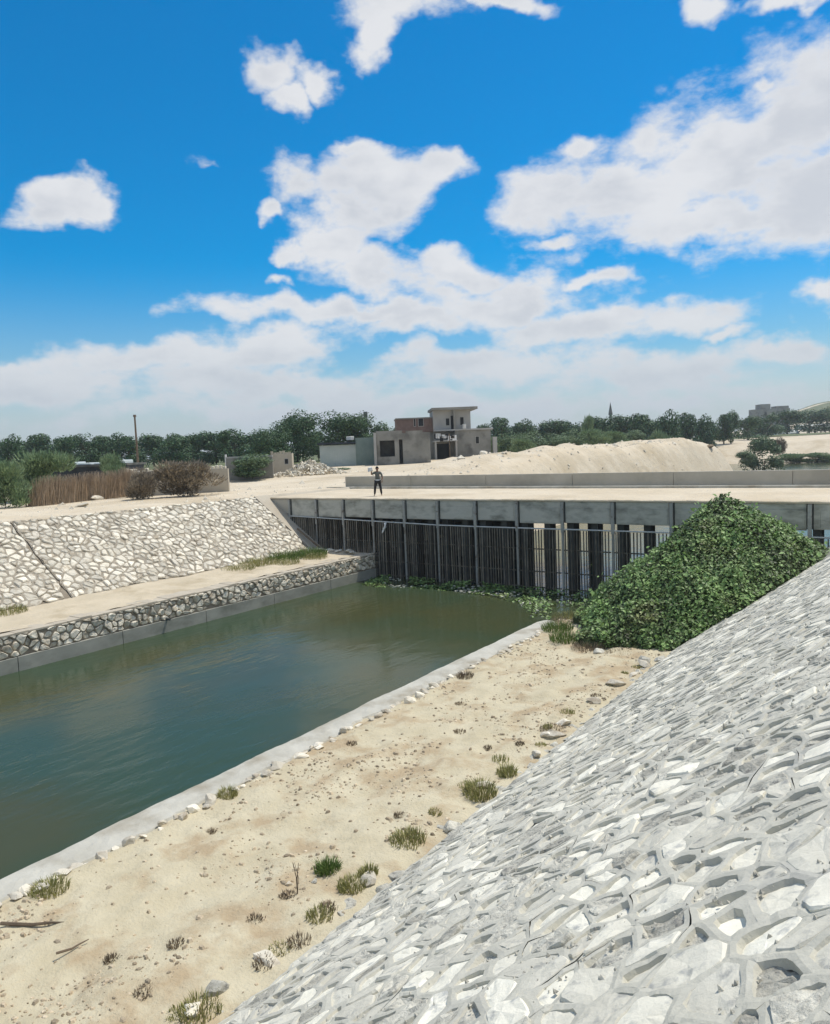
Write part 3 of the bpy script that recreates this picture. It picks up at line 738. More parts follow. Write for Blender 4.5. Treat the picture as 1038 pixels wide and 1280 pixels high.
# ------------------------------------------------------------------ bridge
DZ = 4.63
POST = [-33.9, -31.62, -29.43, -27.15, -24.86, -22.6, -20.2, -17.73, -15.22, -12.66, -9.93, -7.2, -4.36, -1.7, .8]
bridge = empty('sluice_bridge', (-17, 38, DZ), 0, 'long flat concrete sluice bridge across the canal with panelled front edge and sandy deck', 'bridge')
BI = Matrix.Translation((17, -38, -DZ))
def bpart(b, name, mat, kind=None):
    o = b.build(name, mat, bridge); o.matrix_parent_inverse = BI
    if kind: o['kind'] = kind
    return o
def rough_slab(b, x0, x1, y0, y1, z0, z1, step, jy):
    xs = np.arange(x0, x1+1e-6, step); top = []; n = len(xs)
    for i, x in enumerate(xs):
        e = y0 + rng.uniform(-jy, jy)
        zz = z1 + rng.uniform(-.012, .012)
        top.append([(x, e, z0), (x, e, zz-.03), (x, e+.04, zz), (x, (y0+y1)/2, z1+.02+rng.uniform(-.01, .01)), (x, y1, z1), (x, y1, z0)])
    vs = [p for r_ in top for p in r_]; fs = []
    for i in range(n-1):
        for j in range(6): fs.append((i*6+j, i*6+(j+1) % 6, (i+1)*6+(j+1) % 6, (i+1)*6+j))
    fs.append(tuple(range(5, -1, -1))); fs.append(tuple((n-1)*6+j for j in range(6))); b.add(vs, [tuple(reversed(f)) for f in fs])
b = MB(); rough_slab(b, -35.6, 6.0, 33.93, 43.9, 4.53, DZ, .35, .014); bpart(b, 'deck', M['land'])
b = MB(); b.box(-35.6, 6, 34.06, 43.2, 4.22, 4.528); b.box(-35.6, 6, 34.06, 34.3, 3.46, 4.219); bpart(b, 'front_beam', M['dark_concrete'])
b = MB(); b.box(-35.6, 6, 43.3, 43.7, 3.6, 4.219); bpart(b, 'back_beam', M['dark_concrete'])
for i in range(len(POST)-1):
    x0, x1 = POST[i]+.13, POST[i+1]-.13
    b = MB(); zb = 3.44+rng.uniform(-.05, .08)
    b.bbox(x0, x1, 33.99, 34.055, zb, 4.52, .012)
    b.bbox(x0+.25, x1-.06, 33.975, 33.989, zb+.06, 4.24+rng.uniform(-.06, .05), .006)
    bpart(b, 'fascia_panel', M['fascia'])
b = MB(); b.bbox(-35.6, POST[0]-.13, 33.97, 34.055, 3.62, 4.52, .05); bpart(b, 'fascia_panel', M['parapet'])
for x in POST:
    b = MB(); b.box(x-.075, x+.075, 33.86, 33.88, 3.0, 4.5); b.box(x-.012, x+.012, 33.88, 33.95, 3.0, 4.5); b.box(x-.075, x+.075, 33.95, 33.97, 3.0, 4.5)
    zl = -1.0 if x > -27 else float(1.3 + max(0, (-31-x))*TLs)
    b.box(x-.06, x+.06, 33.9, 33.96, zl, 2.998); bpart(b, 'post', M['steel'])
b = MB()
for i in range(len(POST)-1):
    bpart(MB().tube([(POST[i]+.08, 33.88, 3.16+.012*max(0, -x*0)+max(0, -22-POST[i])*.025), (POST[i+1]-.08, 33.88, 3.16+max(0, -22-POST[i+1])*.025)], .035, 8), 'rail', M['rail'])
for x in POST[3:]:
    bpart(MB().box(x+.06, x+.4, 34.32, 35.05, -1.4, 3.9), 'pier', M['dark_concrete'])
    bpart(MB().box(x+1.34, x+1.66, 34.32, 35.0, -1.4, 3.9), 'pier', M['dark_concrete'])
bpart(MB().box(-36, -21.5, 42.6, 43.25, -1.4, 4.2), 'added_back_wall', M['dark_concrete'])  # added wall blocks daylight behind the far-bank bays so they stay dark
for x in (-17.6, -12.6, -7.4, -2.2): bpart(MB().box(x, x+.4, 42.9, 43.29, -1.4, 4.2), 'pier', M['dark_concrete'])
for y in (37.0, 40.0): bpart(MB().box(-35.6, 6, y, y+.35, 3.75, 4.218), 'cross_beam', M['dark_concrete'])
# low kerb on the deck and the parapet behind it
b = MB(); b.bbox(-38.2, 5.8, 42.25, 42.5, DZ-.05, DZ+.14, .02); bpart(b, 'deck_kerb', M['kerb'])
para = empty('parapet_wall', (-37.1, 43.3, DZ), 0, 'long low bare concrete parapet wall along the back of the bridge deck', 'wall')
for i, x in enumerate(np.arange(-37.1, 5.9, 6.15)):
    o = MB().bbox(x, x+6.13, 43.2, 43.42, DZ-.08, DZ+.875+.004*(i % 2), .012).build('wall_section', M['parapet'], para); o.matrix_parent_inverse = Matrix.Translation((37.1, -43.3, -DZ))

# trash racks: one per bay, every bar a part
bar_cache = {}
def bar_mesh(h, tone):
    k = (round(h, 2), tone)
    if k not in bar_cache:
        b = MB(); b.box(-.022, .022, -.03, .03, -h, 0, tone/4); bar_cache[k] = b.mesh('bar', M['bar'])
    return bar_cache[k]
nb = 0
for i in range(len(POST)-1):
    x0, x1 = POST[i], POST[i+1]; zl = 3.12 + max(0, -22-(x0+x1)/2)*.025
    where = ['first bay at the far bank', 'second bay from the far bank', 'third bay, where the canal wall ends', 'fourth bay, with the white rag', 'bay right of the white rag', 'second bay right of the white rag', 'third bay right of the white rag', 'bay just before daylight shows through', 'first bay with daylight between bars', 'second bay with daylight between bars', 'bay half behind the plant heap', 'bay hidden behind the peak of the plant heap', 'bay right of the plant heap', 'last bay at the near bank'][i]
    r_ = empty('trash_rack', ((x0+x1)/2, 33.8, 0), 0, 'dark steel bar screen under the bridge, ' + where, 'bar screen', 'bar screens under the bridge')
    n = 15 if i > 3 else 13
    for k in range(n):
        x = x0+.1+(x1-x0-.2)*(k+.5)/n + rng.uniform(-.012, .012)
        zb = -.6 if x > -27 else 1.3+max(0, -31.05-x)*TLs
        h = zl-zb
        if h < .2: continue
        o = mesh_obj('bar', bar_mesh(round(h*5)/5, rng.randint(0, 4)), None, r_); o.location = (x-(x0+x1)/2, rng.uniform(-.01, .01), zl); o.rotation_euler = (rng.uniform(-.008, .008), rng.uniform(-.013, .013), 0); nb += 1
    for z in (2.1, .95, 0.15):
        if x1 < -27.2 and z < 1.6: continue
        if x1 < -31 and z < 2.8: continue
        o = MB().box(-(x1-x0)/2+.08, (x1-x0)/2-.08, .033, .06, z, z+.06).build('cross_bar', M['bar'], r_)
# rag, plank and rubble at the left abutment
b = MB(); P = (-26.1, 33.7, 3.2); w = .16
vs = []; 
for i in range(9):
    t = i/8; xx = -.18*t+.05*math.sin(t*5); ww = w*(1-.35*t)+.04*math.sin(i*2.1)
    for k in range(4):
        u_ = k/3-.5; vs.append((xx+u_*ww, -.03*math.cos(u_*6)+.03*math.sin(i+k), .04-.62*t+.03*u_))
fs = [(i*4+k, i*4+k+1, i*4+k+5, i*4+k+4) for i in range(8) for k in range(3)]
b.add(vs, fs); o = b.build('white_rag', M['cloth'], None, True); o.location = P
so = o.modifiers.new('thickness', 'SOLIDIFY'); so.thickness = .02
tag(o, 'torn white rag hanging from the rail of the bar screen', 'rag')
b = MB(); b.tube([(-32.6, 33.2, 2.75), (-30.6, 33.1, 1.6)], .06, 6); o = b.build('timber_pole', M['wood']); tag(o, 'dark timber pole leaning on the plaster slope at the far end of the bridge', 'pole')
for (x, y, s_, lab) in [(-30.7, 33.0, .35, 'pale block beside the leaning timber pole'), (-30.0, 33.2, .3, 'broken block on the bench below the bar screen'), (-29.3, 33.1, .26, 'stone heaped on the bench in front of the bar screen'), (-28.6, 33.3, .34, 'tallest stone of the little heap on the bench by the bar screen'), (-29.7, 32.6, .22, 'small stone at the front of the heap by the bar screen'), (-28.1, 33.0, .24, 'stone on the end of the canal wall top by the bar screen')]:
    rock('rock', (x, y, 1.45+s_*.3), s_, lab, 'rock', None, False, 1.2)

# ------------------------------------------------------------------ floating plants and litter along the screen
def leaf_quad(b, p, n, size, tone, rg):
    n = n.normalized(); a = n.orthogonal().normalized(); a.rotate(Matrix.Rotation(rg.uniform(0, 6.28), 3, n)); c = n.cross(a)
    s1, s2 = size*rg.uniform(.8, 1.2), size*rg.uniform(.5, .8)
    q = [p-a*s1, p-a*s1*.1+c*s2+n*size*.12, p+a*s1, p-a*s1*.1-c*s2+n*size*.12]
    b.add([tuple(x) for x in q], [(0, 1, 2), (0, 2, 3)], tone)
def rack_front(x):     # y of the front edge of the floating band, read off the photograph
    return float(np.interp(x, [-27, -25, -22, -18, -16, -14.5, -13.4, -12.4], [31.6, 31.2, 31.9, 31.6, 30.6, 28.6, 26.6, 25.6]))
b = MB(); bl = MB(); rg = random.Random(31)
for i in range(5200):
    x = rg.uniform(-26.9, -11.6); y = rg.uniform(rack_front(x), 33.7)
    y = 33.7-(33.7-y)*rg.random()**.35 if rg.random() < .5 else y
    if float(fbm(x*.9, y*.9, 3, 101)) < -.12: continue
    edge = (y-rack_front(x))/(33.7-rack_front(x)+1e-6)
    z = .01 + .22*rg.random()*edge + .1*max(0, float(fbm(x*.5, y*.5, 2, 103)))
    leaf_quad(b, Vector((x, y, z)), Vector((rg.gauss(0, .45), rg.gauss(0, .45), 1)), rg.uniform(.05, .11), rg.random(), rg)
for i in range(560):
    x = rg.uniform(-26.9, -11.8); y = rg.uniform(rack_front(x)-.05, 33.7)
    if float(fbm(x*.8, y*.8, 3, 107)) < -.05: continue
    s_ = rg.uniform(.03, .09); z = rg.uniform(.0, .12); a0 = rg.uniform(0, 6.3); ca, sa = math.cos(a0), math.sin(a0); l = s_*rg.uniform(1, 2.2); hgt = s_*rg.uniform(.1, .5)
    q = [(x+ca*l*u_-sa*s_*w_, y+sa*l*u_+ca*s_*w_, z+hz) for hz in (-.02, hgt) for (u_, w_) in ((-.5, -.5), (.5, -.5), (.5, .5), (-.5, .5))]
    bl.add(q, [(3, 2, 1, 0), (4, 5, 6, 7), (0, 1, 5, 4), (1, 2, 6, 5), (2, 3, 7, 6), (3, 0, 4, 7)], rg.random())
tag(b.build('floating_weed', M['hyacinth']), 'broken green water weed drifting against the bar screens', 'water weed', None, 'stuff')
tag(bl.build('floating_litter', M['litter']), 'pale litter and rubbish drifting in the weed at the bar screens', 'litter', None, 'stuff')

# ------------------------------------------------------------------ heap of water plants
def heap_h(x, y):
    x = np.asarray(x, float); y = np.asarray(y, float)
    slope = .68 + TH*np.maximum(0, x+6.9)
    base = np.maximum(slope, np.where(x < -10, .5-.25*(-10-x), .6))
    dx = np.where(x < -6.9, (x+6.9)/5.9, (x+6.9)/8.2); dy = np.where(y < 30.2, (y-30.2)/8.2, (y-30.2)/3.4)
    r_ = np.sqrt(dx*dx+dy*dy)
    top = 5.25*np.clip(1-r_, 0, 1)**1.0 - .05
    top = np.maximum(top, 1.1*np.clip(1-np.sqrt(((x+10.6)/1.9)**2+((y-27.2)/2.6)**2), 0, 1)**.8+.15)
    top = np.maximum(top, 1.0*np.clip(1-np.sqrt(((x+8.6)/2.2)**2+((y-24.9)/2.0)**2), 0, 1)**.8+.45)
    top = top*(1+.10*fbm(x*.6, y*.6, 3, 111)*sm(.05, .35, r_)) + .5*fbm(x*.9, y*.9, 4, 113)*np.clip(top, 0, 1)*sm(.05, .4, r_)
    return np.maximum(base-.12, np.minimum(top, 5.35)+0*base), base
heap = empty('plant_heap', (-7, 29, .6), 0, 'tall heap of cleared green water plants piled against the near stone slope beside the bridge', 'plant heap')
HI = Matrix.Translation((7, -29, -.6))
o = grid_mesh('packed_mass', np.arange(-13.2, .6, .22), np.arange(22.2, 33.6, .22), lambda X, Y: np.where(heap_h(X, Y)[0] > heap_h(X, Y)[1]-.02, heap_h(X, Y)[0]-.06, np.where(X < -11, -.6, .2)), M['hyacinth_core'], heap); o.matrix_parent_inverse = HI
b = MB(); rg = random.Random(33)
N_ = 78000; X = nrs.uniform(-13.0, .4, N_); Y = nrs.uniform(22.2, 33.5, N_); Zt, Zb = heap_h(X, Y)
e_ = .1; gxv = (heap_h(X+e_, Y)[0]-heap_h(X-e_, Y)[0])/(2*e_); gyv = (heap_h(X, Y+e_)[0]-heap_h(X, Y-e_)[0])/(2*e_)
cl = fbm(X*1.3, Y*1.3, 3, 117)
for i in range(N_):
    if Zt[i] < Zb[i]+.02: continue
    st = math.sqrt(1+gxv[i]**2+gyv[i]**2)
    k = 1 + (1 if rg.random() < (st-1) else 0)
    for _ in range(k):
        n = Vector((-gxv[i]*.7+rg.gauss(0, .55), -gyv[i]*.7+rg.gauss(0, .55), 1))
        p = Vector((X[i]+rg.uniform(-.1, .1), Y[i]+rg.uniform(-.1, .1), Zt[i]+rg.uniform(-.12, .16)+.16*cl[i]))
        t = min(1.3, max(0, .42+.55*cl[i]+rg.gauss(0, .25)+(.6 if rg.random() < .07 else 0)))  # tone darkened in hollows as painted shade, random leaves paled as highlights
        leaf_quad(b, p, n, rg.uniform(.04, .085), t, rg)
for i in range(900):        # stems and runners that stick out of the heap
    x, y = rg.uniform(-12.8, -.4), rg.uniform(22.6, 32.5); zt, zb = heap_h(np.array(x), np.array(y))
    if zt < zb: continue
    l = rg.uniform(.15, .5); d = Vector((rg.gauss(0, .6), rg.gauss(-.3, .6), rg.uniform(.2, 1))).normalized(); p = Vector((x, y, float(zt))); q = p+d*l; w = .007
    b.add([tuple(p+Vector((w, 0, 0))), tuple(p-Vector((w, 0, 0))), tuple(q)], [(0, 1, 2)], 1.0)
    leaf_quad(b, q, Vector((rg.gauss(0, .6), rg.gauss(-.3, .6), .7)), rg.uniform(.06, .12), rg.uniform(.6, 1.2), rg)
o = b.build('foliage', M['hyacinth'], heap); o.matrix_parent_inverse = HI; o['kind'] = 'stuff'
# weeds round the foot of the heap
for (x, y, rad, h, n, mat, lab) in [(-11.6, 25.2, .6, .45, 300, 'grass_green', 'bright grassy weeds at the left foot of the plant heap'),
        (-12.0, 26.6, .6, .5, 260, 'leaf_dry', 'brown dead weeds at the end of the concrete kerb'),
        (-10.7, 24.0, .6, .4, 300, 'grass_green', 'low green weeds in front of the plant heap'),
        (-9.6, 23.3, .6, .3, 220, 'leaf_dry', 'dry brown fringe in front of the plant heap'),
        (-8.3, 22.9, .6, .28, 200, 'leaf_dry', 'dry brown fringe by the pale blocks at the heap foot'),
        (-12.4, 28.0, .7, .4, 240, 'grass', 'yellowish weeds at the water edge left of the plant heap')]:
    tuft('weed_patch', (x, y, .5 if y < 26.5 else .25), rad, h, n, M[mat], lab, 'weeds')

# ------------------------------------------------------------------ vegetation prototypes
def crown_mesh(name, seed, mat, lobes=9, leaves=2600, size=.03, tall=1.0, low=.22, feather=False, spread=.42):
    rg = random.Random(seed); b = MB(); L_ = []
    for i in range(lobes):
        a = rg.uniform(0, 6.28); r_ = spread*math.sqrt(rg.random())*.8; z = rg.uniform(low+.12, .84)
        k = 1-.55*max(0, z-.5)
        L_.append((Vector((r_*k*math.cos(a), r_*k*math.sin(a), z)), rg.uniform(.13, .24)))
    L_.append((Vector((0, 0, .7)), .27))
    for i in range(leaves):
        c, r_ = rg.choice(L_); d = Vector((rg.gauss(0, 1), rg.gauss(0, 1), rg.gauss(0, 1))).normalized()
        rr = r_*(1-.45*rg.random()**2)*rg.uniform(.85, 1.12); p = c + Vector((d.x*rr, d.y*rr, d.z*rr*.85))
        if p.z < low*.7: continue
        if feather:
            up = (d*.7+Vector((0, 0, 1))).normalized(); a = Vector((rg.gauss(0, 1), rg.gauss(0, 1), rg.gauss(0, .4))).normalized()*size*.26; q = up*size*rg.uniform(1.0, 2.3)
            b.add([tuple(p-a), tuple(p+a), tuple(p+q)], [(0, 1, 2)], rg.random())
        else:
            n = (d + Vector((rg.gauss(0, .5), rg.gauss(0, .5), rg.gauss(0, .5)+.3)))
            leaf_quad(b, p, n, size*rg.uniform(.7, 1.25), min(1, max(0, .5+rg.gauss(0, .25))), rg)
    return b.mesh(name, mat)
def trunk_mesh(seed, h=.55):
    rg = random.Random(seed); b = MB()
    b.tube([(0, 0, -.03), (.01, .0, .15), (rg.uniform(-.02, .02), rg.uniform(-.02, .02), .35), (0, 0, h)], [.032, .024, .02, .01], 7)
    for k in range(5):
        a = rg.uniform(0, 6.28); z = rg.uniform(.2, .42); l = rg.uniform(.2, .36)
        b.tube([(0, 0, z), (math.cos(a)*l*.5, math.sin(a)*l*.5, z+.14), (math.cos(a)*l, math.sin(a)*l, z+.3)], [.013, .009, .004], 5)
    return b.mesh('trunk', M['bark'])
CROWN = [crown_mesh('crown', 300+i, M['leaf'], 13+i, 3400, .028, low=.04) for i in range(4)]
CROWN_BIG = [crown_mesh('crown', 320+i, M['leaf'], 34, 13000, .019, low=.0, spread=.46) for i in range(2)]
CROWN_GREY = [crown_mesh('crown', 340+i, M['leaf_blue'], 15, 4200, .026, low=.0) for i in range(3)]
CROWN_FEATHER = [crown_mesh('crown', 360+i, M['leaf_feather'], 17, 6500, .045, low=.0, feather=True) for i in range(3)]
CROWN_DRY = [crown_mesh('crown', 380+i, M['bush_dry'], 18, 6500, .045, low=.0, feather=True) for i in range(2)]
TRUNK = [trunk_mesh(400+i) for i in range(3)]
def row_labels(items, mark_px, what, mark):
    out = {}
    for sgn, side in ((-1, 'left'), (1, 'right')):
        q = sorted([px for px in items if (px-mark_px)*sgn > 0], key=lambda v: abs(v-mark_px))
        for i, px in enumerate(q): out[px] = '%s, %s to the %s of %s' % (what, ORD[i], side, mark)
    return out
def plant(name, px, ytop, depth, wpx, protos, label, cat, group=None, zbase=None, ybase=None):
    P = sight(px, ybase if ybase else ytop, depth); x, y = P[0], P[1]
    z0 = zbase if zbase is not None else float(land_h(np.array(x), np.array(y)))
    zt = sight(px, ytop, depth)[2]; h = max(.6, (zt-z0)/.98); w = wpx*depth/FPX/.95
    root = empty(name, (x, y, z0-.05), rng.uniform(0, 6.28), label, cat, group)
    c = mesh_obj('crown', rng.choice(protos), None, root); c.scale = (w, w*rng.uniform(.85, 1.15), h)
    t = mesh_obj('trunk', rng.choice(TRUNK), None, root); t.scale = (max(w, h)*.8, max(w, h)*.8, h) if 'tree' in name else (min(w, h)*.5, min(w, h)*.5, h*.55)
    return root
T1 = 'dark green tree in the long row behind the reed fence on the left'
LT = row_labels([12,50,78,105,132,158,190,215,240,268,292,318,335], 173, 'dark tree in the left row', 'the dark wooden pole')
for (px, yt, D, w) in [(12,543,140,46),(50,541,165,44),(78,544,150,40),(105,538,155,46),(132,543,170,36),(158,540,150,44),(190,542,160,44),(215,538,140,50),(240,541,150,40),(268,538,150,46),(292,532,140,48),(318,541,150,44),(335,544,130,36),(-10,548,185,60),(30,549,200,60),(90,548,200,70),(150,548,205,70),(210,547,205,70),(270,546,205,70),(325,543,205,70)]:
    plant('dark_tree', px, yt, D, w, CROWN, LT.get(px, 'half-hidden tree filling in behind the left tree row') if D < 180 else 'half-hidden tree filling in behind the left tree row', 'tree', 'trees in the left row')
plant('round_tree', 369, 514, 128, 64, CROWN_BIG, 'big round dark tree left of the pale metal shed', 'tree')
plant('round_tree', 434, 514, 132, 72, CROWN_BIG, 'big broad dark tree rising behind the pale metal shed', 'tree')
plant('round_tree', 338, 533, 120, 56, CROWN_BIG, 'lower dark tree leaning on the left of the big round one', 'tree')
plant('round_tree', 397, 537, 140, 36, CROWN, 'dark tree filling the gap between the two big round ones', 'tree')
plant('small_tree', 476, 527, 135, 36, CROWN, 'thin light-topped tree between the big broad tree and the concrete house', 'tree')
plant('small_tree', 494, 533, 150, 22, CROWN, 'small tree right against the left side of the concrete house', 'tree')
T2 = 'dark green tree in the far row on the right, behind the sand mounds'
RT = row_labels([612,625,650,672,701,728,752,778,805,832,858,882,905,914,935,960,985,1012,1040], 764, 'tree in the far right row', 'the minaret')
for (px, yt, D, w) in [(612,526,185,36),(625,520,180,40),(650,524,185,40),(672,526,190,40),(701,524,190,44),(728,524,195,44),(752,520,190,40),(778,518,195,44),(805,515,185,44),(832,513,185,48),(858,514,195,44),(882,518,205,40),(905,516,215,30),(914,512,215,22),(935,520,235,36),(960,516,270,36),(985,512,300,44),(1012,512,320,48),(1040,508,320,50),(645,532,215,60),(700,531,220,70),(760,528,225,70),(820,524,230,70),(880,526,240,60)]:
    plant('dark_tree', px, yt, D, w, CROWN, RT[px] if px in RT and yt < 527 else 'half-hidden tree filling in behind the far right tree row', 'tree', 'trees in the far right row')
T3 = 'pale grey-green tamarisk bush in front of the far right trees'
TT = row_labels([618,640,664,690,715,745,770,795,818,838,704,655], 736, 'pale grey-green tamarisk bush', 'the tall thin tamarisk')
for (px, yt, D, w) in [(618,545,125,34),(640,541,125,40),(664,536,130,44),(690,539,130,44),(715,533,135,40),(745,535,138,44),(770,539,142,40),(795,537,145,36),(818,541,150,34),(838,546,155,30),(704,545,118,36),(655,548,116,40)]:
    plant('tamarisk_bush', px, yt, D, w, CROWN_FEATHER + CROWN_GREY, TT[px], 'bush', 'tamarisks before the far trees')
plant('tamarisk_bush', 736, 518, 150, 20, CROWN_FEATHER, 'tall thin pale tamarisk standing above its neighbours', 'bush')
# bushes on the left bank
plant('feathery_bush', 42, 562, 57, 100, CROWN_FEATHER, 'large feathery green bush at the left end of the reed fence', 'bush', None, 4.7)
plant('feathery_bush', 2, 578, 47, 70, CROWN_FEATHER, 'feathery green bush cut by the left frame edge', 'bush', None, 4.7)
plant('feathery_bush', 142, 565, 58, 40, CROWN_FEATHER, 'small feathery bush standing against the dark shed', 'bush', None, 4.8)
plant('dry_bush', 232, 574, 52, 86, CROWN_DRY, 'big brown dry bush in front of the low stone wall', 'bush', None, 4.75)
plant('dry_bush', 176, 583, 50, 40, CROWN_DRY, 'small brown bush at the right end of the reed fence', 'bush', None, 4.7)
plant('leafy_bush', 314, 567, 78, 66, CROWN_GREY, 'rounded green bush covering the low plastered wall', 'bush', None, 5.0)
plant('leafy_bush', 956, 543, 143, 54, CROWN_GREY, 'round green bush at the end of the sand mound by the water', 'bush', None, .3)
plant('leafy_bush', 934, 560, 140, 26, CROWN_GREY, 'smaller green bush on the left of the round one by the water', 'bush', None, 2.2)
plant('leafy_bush', 425, 584, 88, 40, CROWN_GREY, 'low weeds along the foot of the pale metal shed', 'bush', None, 5.0)
plant('dry_bush', 975, 545, 150, 18, CROWN_DRY, 'brown twiggy bush on the right of the round green one by the water', 'bush', None, 3.2)
for (px, yt, w) in [(992,566,44),(1022,565,44),(1052,566,50)]:
    plant('reed_clump', px, yt, 186, w, CROWN_FEATHER, {992: 'green reed clump on the far shore, nearest the round bush', 1022: 'green reed clump on the far shore, between its two neighbours', 1052: 'green reed clump on the far shore, cut by the frame edge'}[px], 'reeds', 'reeds on the far shore', -.1)
# reed fence
P0, P1 = onz(38, 632, 4.75), onz(190, 616, 4.75)
fence = empty('reed_fence', tuple(P0), 0, 'brown dry reed fence standing along the top of the far bank', 'fence')
FI = Matrix.Translation(-Vector(P0)); b = MB(); rg = random.Random(41)
for i in range(2600):
    t = rg.random(); q = P0+(P1-P0)*t; off = rg.uniform(-.25, .25); h = (2.0 + .35*float(fbm(t*9, 0., 3, 121)))*rg.uniform(.7, 1.05)*(min(1, .35+t*9))
    x, y = q[0]+off*.5, q[1]+off; lx, ly = rg.gauss(0, .2), rg.gauss(0, .2); w = rg.uniform(.012, .03); z = 4.65
    b.add([(x-w, y-w*.6, z), (x+w, y+w*.6, z), (x+lx+w*.4, y+ly, z+h), (x+lx-w*.4, y+ly, z+h)], [(0, 1, 2, 3)], rg.random())
o = b.build('reeds', M['reed'], fence); o.matrix_parent_inverse = FI; o['kind'] = 'stuff'
for t in np.linspace(.02, .98, 6):
    q = P0+(P1-P0)*t; o = MB().tube([(q[0]+.1, q[1]-.3, 4.6), (q[0]+.1, q[1]-.3, 4.6+1.2)], .04, 6).build('stake', M['wood'], fence); o.matrix_parent_inverse = FI

# ------------------------------------------------------------------ buildings
def site(name, px, py, depth, label, cat, yaw=0.0, zb=None):
    P = sight(px, py, depth)
    z = zb if zb is not None else P[2]
    r_ = empty(name, (P[0], P[1], z), YAW+yaw, label, cat); return r_, depth/FPX
def part(b, name, mat, parent): return b.build(name, mat, parent)
def opening(parent, x0, x1, z0, z1, y, name='window', deep=.25, frame=True):
    f = MB(); t = .06
    f.box(x0-t, x0, y-.03, y+deep, z0-t, z1+t); f.box(x1, x1+t, y-.03, y+deep, z0-t, z1+t); f.box(x0, x1, y-.03, y+deep, z1, z1+t); f.box(x0, x1, y-.03, y+deep, z0-t, z0)
    w = f.build(name, M['render_pale'], parent); 
    MB().box(x0, x1, y-.012, y+.05, z0, z1).build('dark_fill', M['dark'], w); return w  # near-black sheet stands in for the shade inside the opening
# concrete house
house, k = site('concrete_house', 556, 573, 108, 'unfinished two-storey concrete house with flat roof and laundry on its porch', 'house', .06)
z1 = 34*k; z2 = 60*k
MB().box(14*k, 59*k, 0, 7, -1, z1).build('ground_floor_wall', M['render_grey'], house)
MB().box(-58*k, -10*k, 2.2, 8, -1, 34*k).build('ground_floor_wall', M['render_grey'], house)
MB().box(-12*k, 14.0*k, 1.6, 7, -1, z1-.02).build('porch_back_wall', M['render_grey'], house)
MB().box(-13*k, 16*k, -1.4, 1.6, z1*.62, z1*.62+.16).build('porch_slab', M['render_pale'], house)
MB().box(-12*k, 62*k, -.25, 7.2, z1, z1+.22).build('floor_slab', M['render_pale'], house)
MB().box(-12*k, 35*k, .6, 6.5, z1+.22, z2).build('upper_wall', M['render_pale'], house)
MB().box(-14*k, 43*k, -.5, 7.1, z2, z2+.35).build('roof', M['render_grey'], house)
MB().box(-58*k, -12.2*k, 1.6, 7.5, z1+.02, 51*k).build('brick_wall', M['brick'], house)
MB().box(-59*k, -12.2*k, 1.45, 7.7, 51*k, 51*k+.18).build('roof', M['render_grey'], house)
for (x, w) in ((-26, 4), (-34.5, 1.2)): opening(house, (x-w)*k, (x+w*.5)*k, z1+.9, z1+2.0, 1.6)
for (x, w, lo, hi) in ((6, 3, .6, 1.6), (24, 3, .6, 1.7)): opening(house, (x-w*.7)*k, (x+w*.7)*k, z1+.22+lo, z1+.22+hi, .6)
opening(house, 10*k, 13*k, z1+.24, z1+2.2, .6, 'door')
MB().box(13*k, 14.6*k, -.2, .59, z1+.22, z2).build('pillar', M['render_grey'], house)
opening(house, 40*k, 44*k, z1*.5, z1*.75, 0, 'window')
opening(house, -8*k, 8*k, -.6, z1*.55, 1.6, 'doorway', .02)
for x in (-12.5, 13.2): MB().box(x*k, (x+2)*k, -1.35, -1.0, -1, z1*.62).build('column', M['render_pale'], house)
MB().tube([(5*k, -1.9, -.8), (5*k, -1.9, z1*.9)], .07, 6).build('post', M['wood'], house)
MB().box(61*k, 66*k, -.6, .2, -.5, z1*.72).build('gate_pillar', M['render_pale'], house)
rgl = random.Random(5)
for i in range(11):
    x = (-11+2.3*i)*k; w = rgl.uniform(.14, .3); h = rgl.uniform(.35, .8); zt = z1*rgl.uniform(.80, .92)
    o = MB().box(x-w, x+w, -1.42, -1.38, zt-h, zt).build('laundry', M['cloth'] if i % 3 else M['trousers'], None)
    o.matrix_world = Matrix.Translation(house.location) @ Matrix.Rotation(house.rotation_euler.z, 4, 'Z')
    tag(o, ('dark' if i % 3 == 0 else 'white') + ' piece of washing on the porch of the concrete house, ' + ORD[i] + ' from the left', 'laundry', 'laundry on the porch')
o = MB().tube([(-13*k, -1.4, z1*.92), (14*k, -1.4, z1*.92)], .012, 4).build('laundry_line', M['dark'], house)
tk = MB(); tk.tube([(26*k, -.1, z1+.25), (26*k, -.1, z1+.9)], .28, 10); o = tk.build('water_drum', M['paint_white']); o.matrix_world = Matrix.Translation(house.location) @ Matrix.Rotation(house.rotation_euler.z, 4, 'Z'); tag(o, 'white drum on the terrace edge of the concrete house', 'drum')
# compound wall building in front
comp, k = site('roofless_building', 505, 580, 96, 'long roofless grey building with a wide dark opening, in front of the concrete house', 'building', .03)
W0, W1 = -33*k, 34*k
b = MB(); ztop = 42*k
b.box(W0, -29*k, 0, .3, -1, ztop); b.box(-29*k, -10.5*k, 0, .3, -1, 10*k); b.box(-29*k, -10.5*k, 0, .3, 30*k, ztop); b.box(-10.5*k, -5*k, 0, .3, -1, ztop-.01); b.box(-5*k, -.5*k, 0, .3, 31*k, ztop-.02); b.box(-.5*k, W1, 0, .3, -1, ztop-.35); b.box(4*k, W1-9*k, -.002, .3, ztop-.35, ztop-.1)
part(b, 'front_wall', M['render_grey'], comp)
part(MB().box(W0, W0+.3, .3, 7, -1, ztop-.05), 'side_wall', M['render_grey'], comp); part(MB().box(W1-.3, W1, .3, 7, -1, ztop-.4), 'side_wall', M['render_grey'], comp)
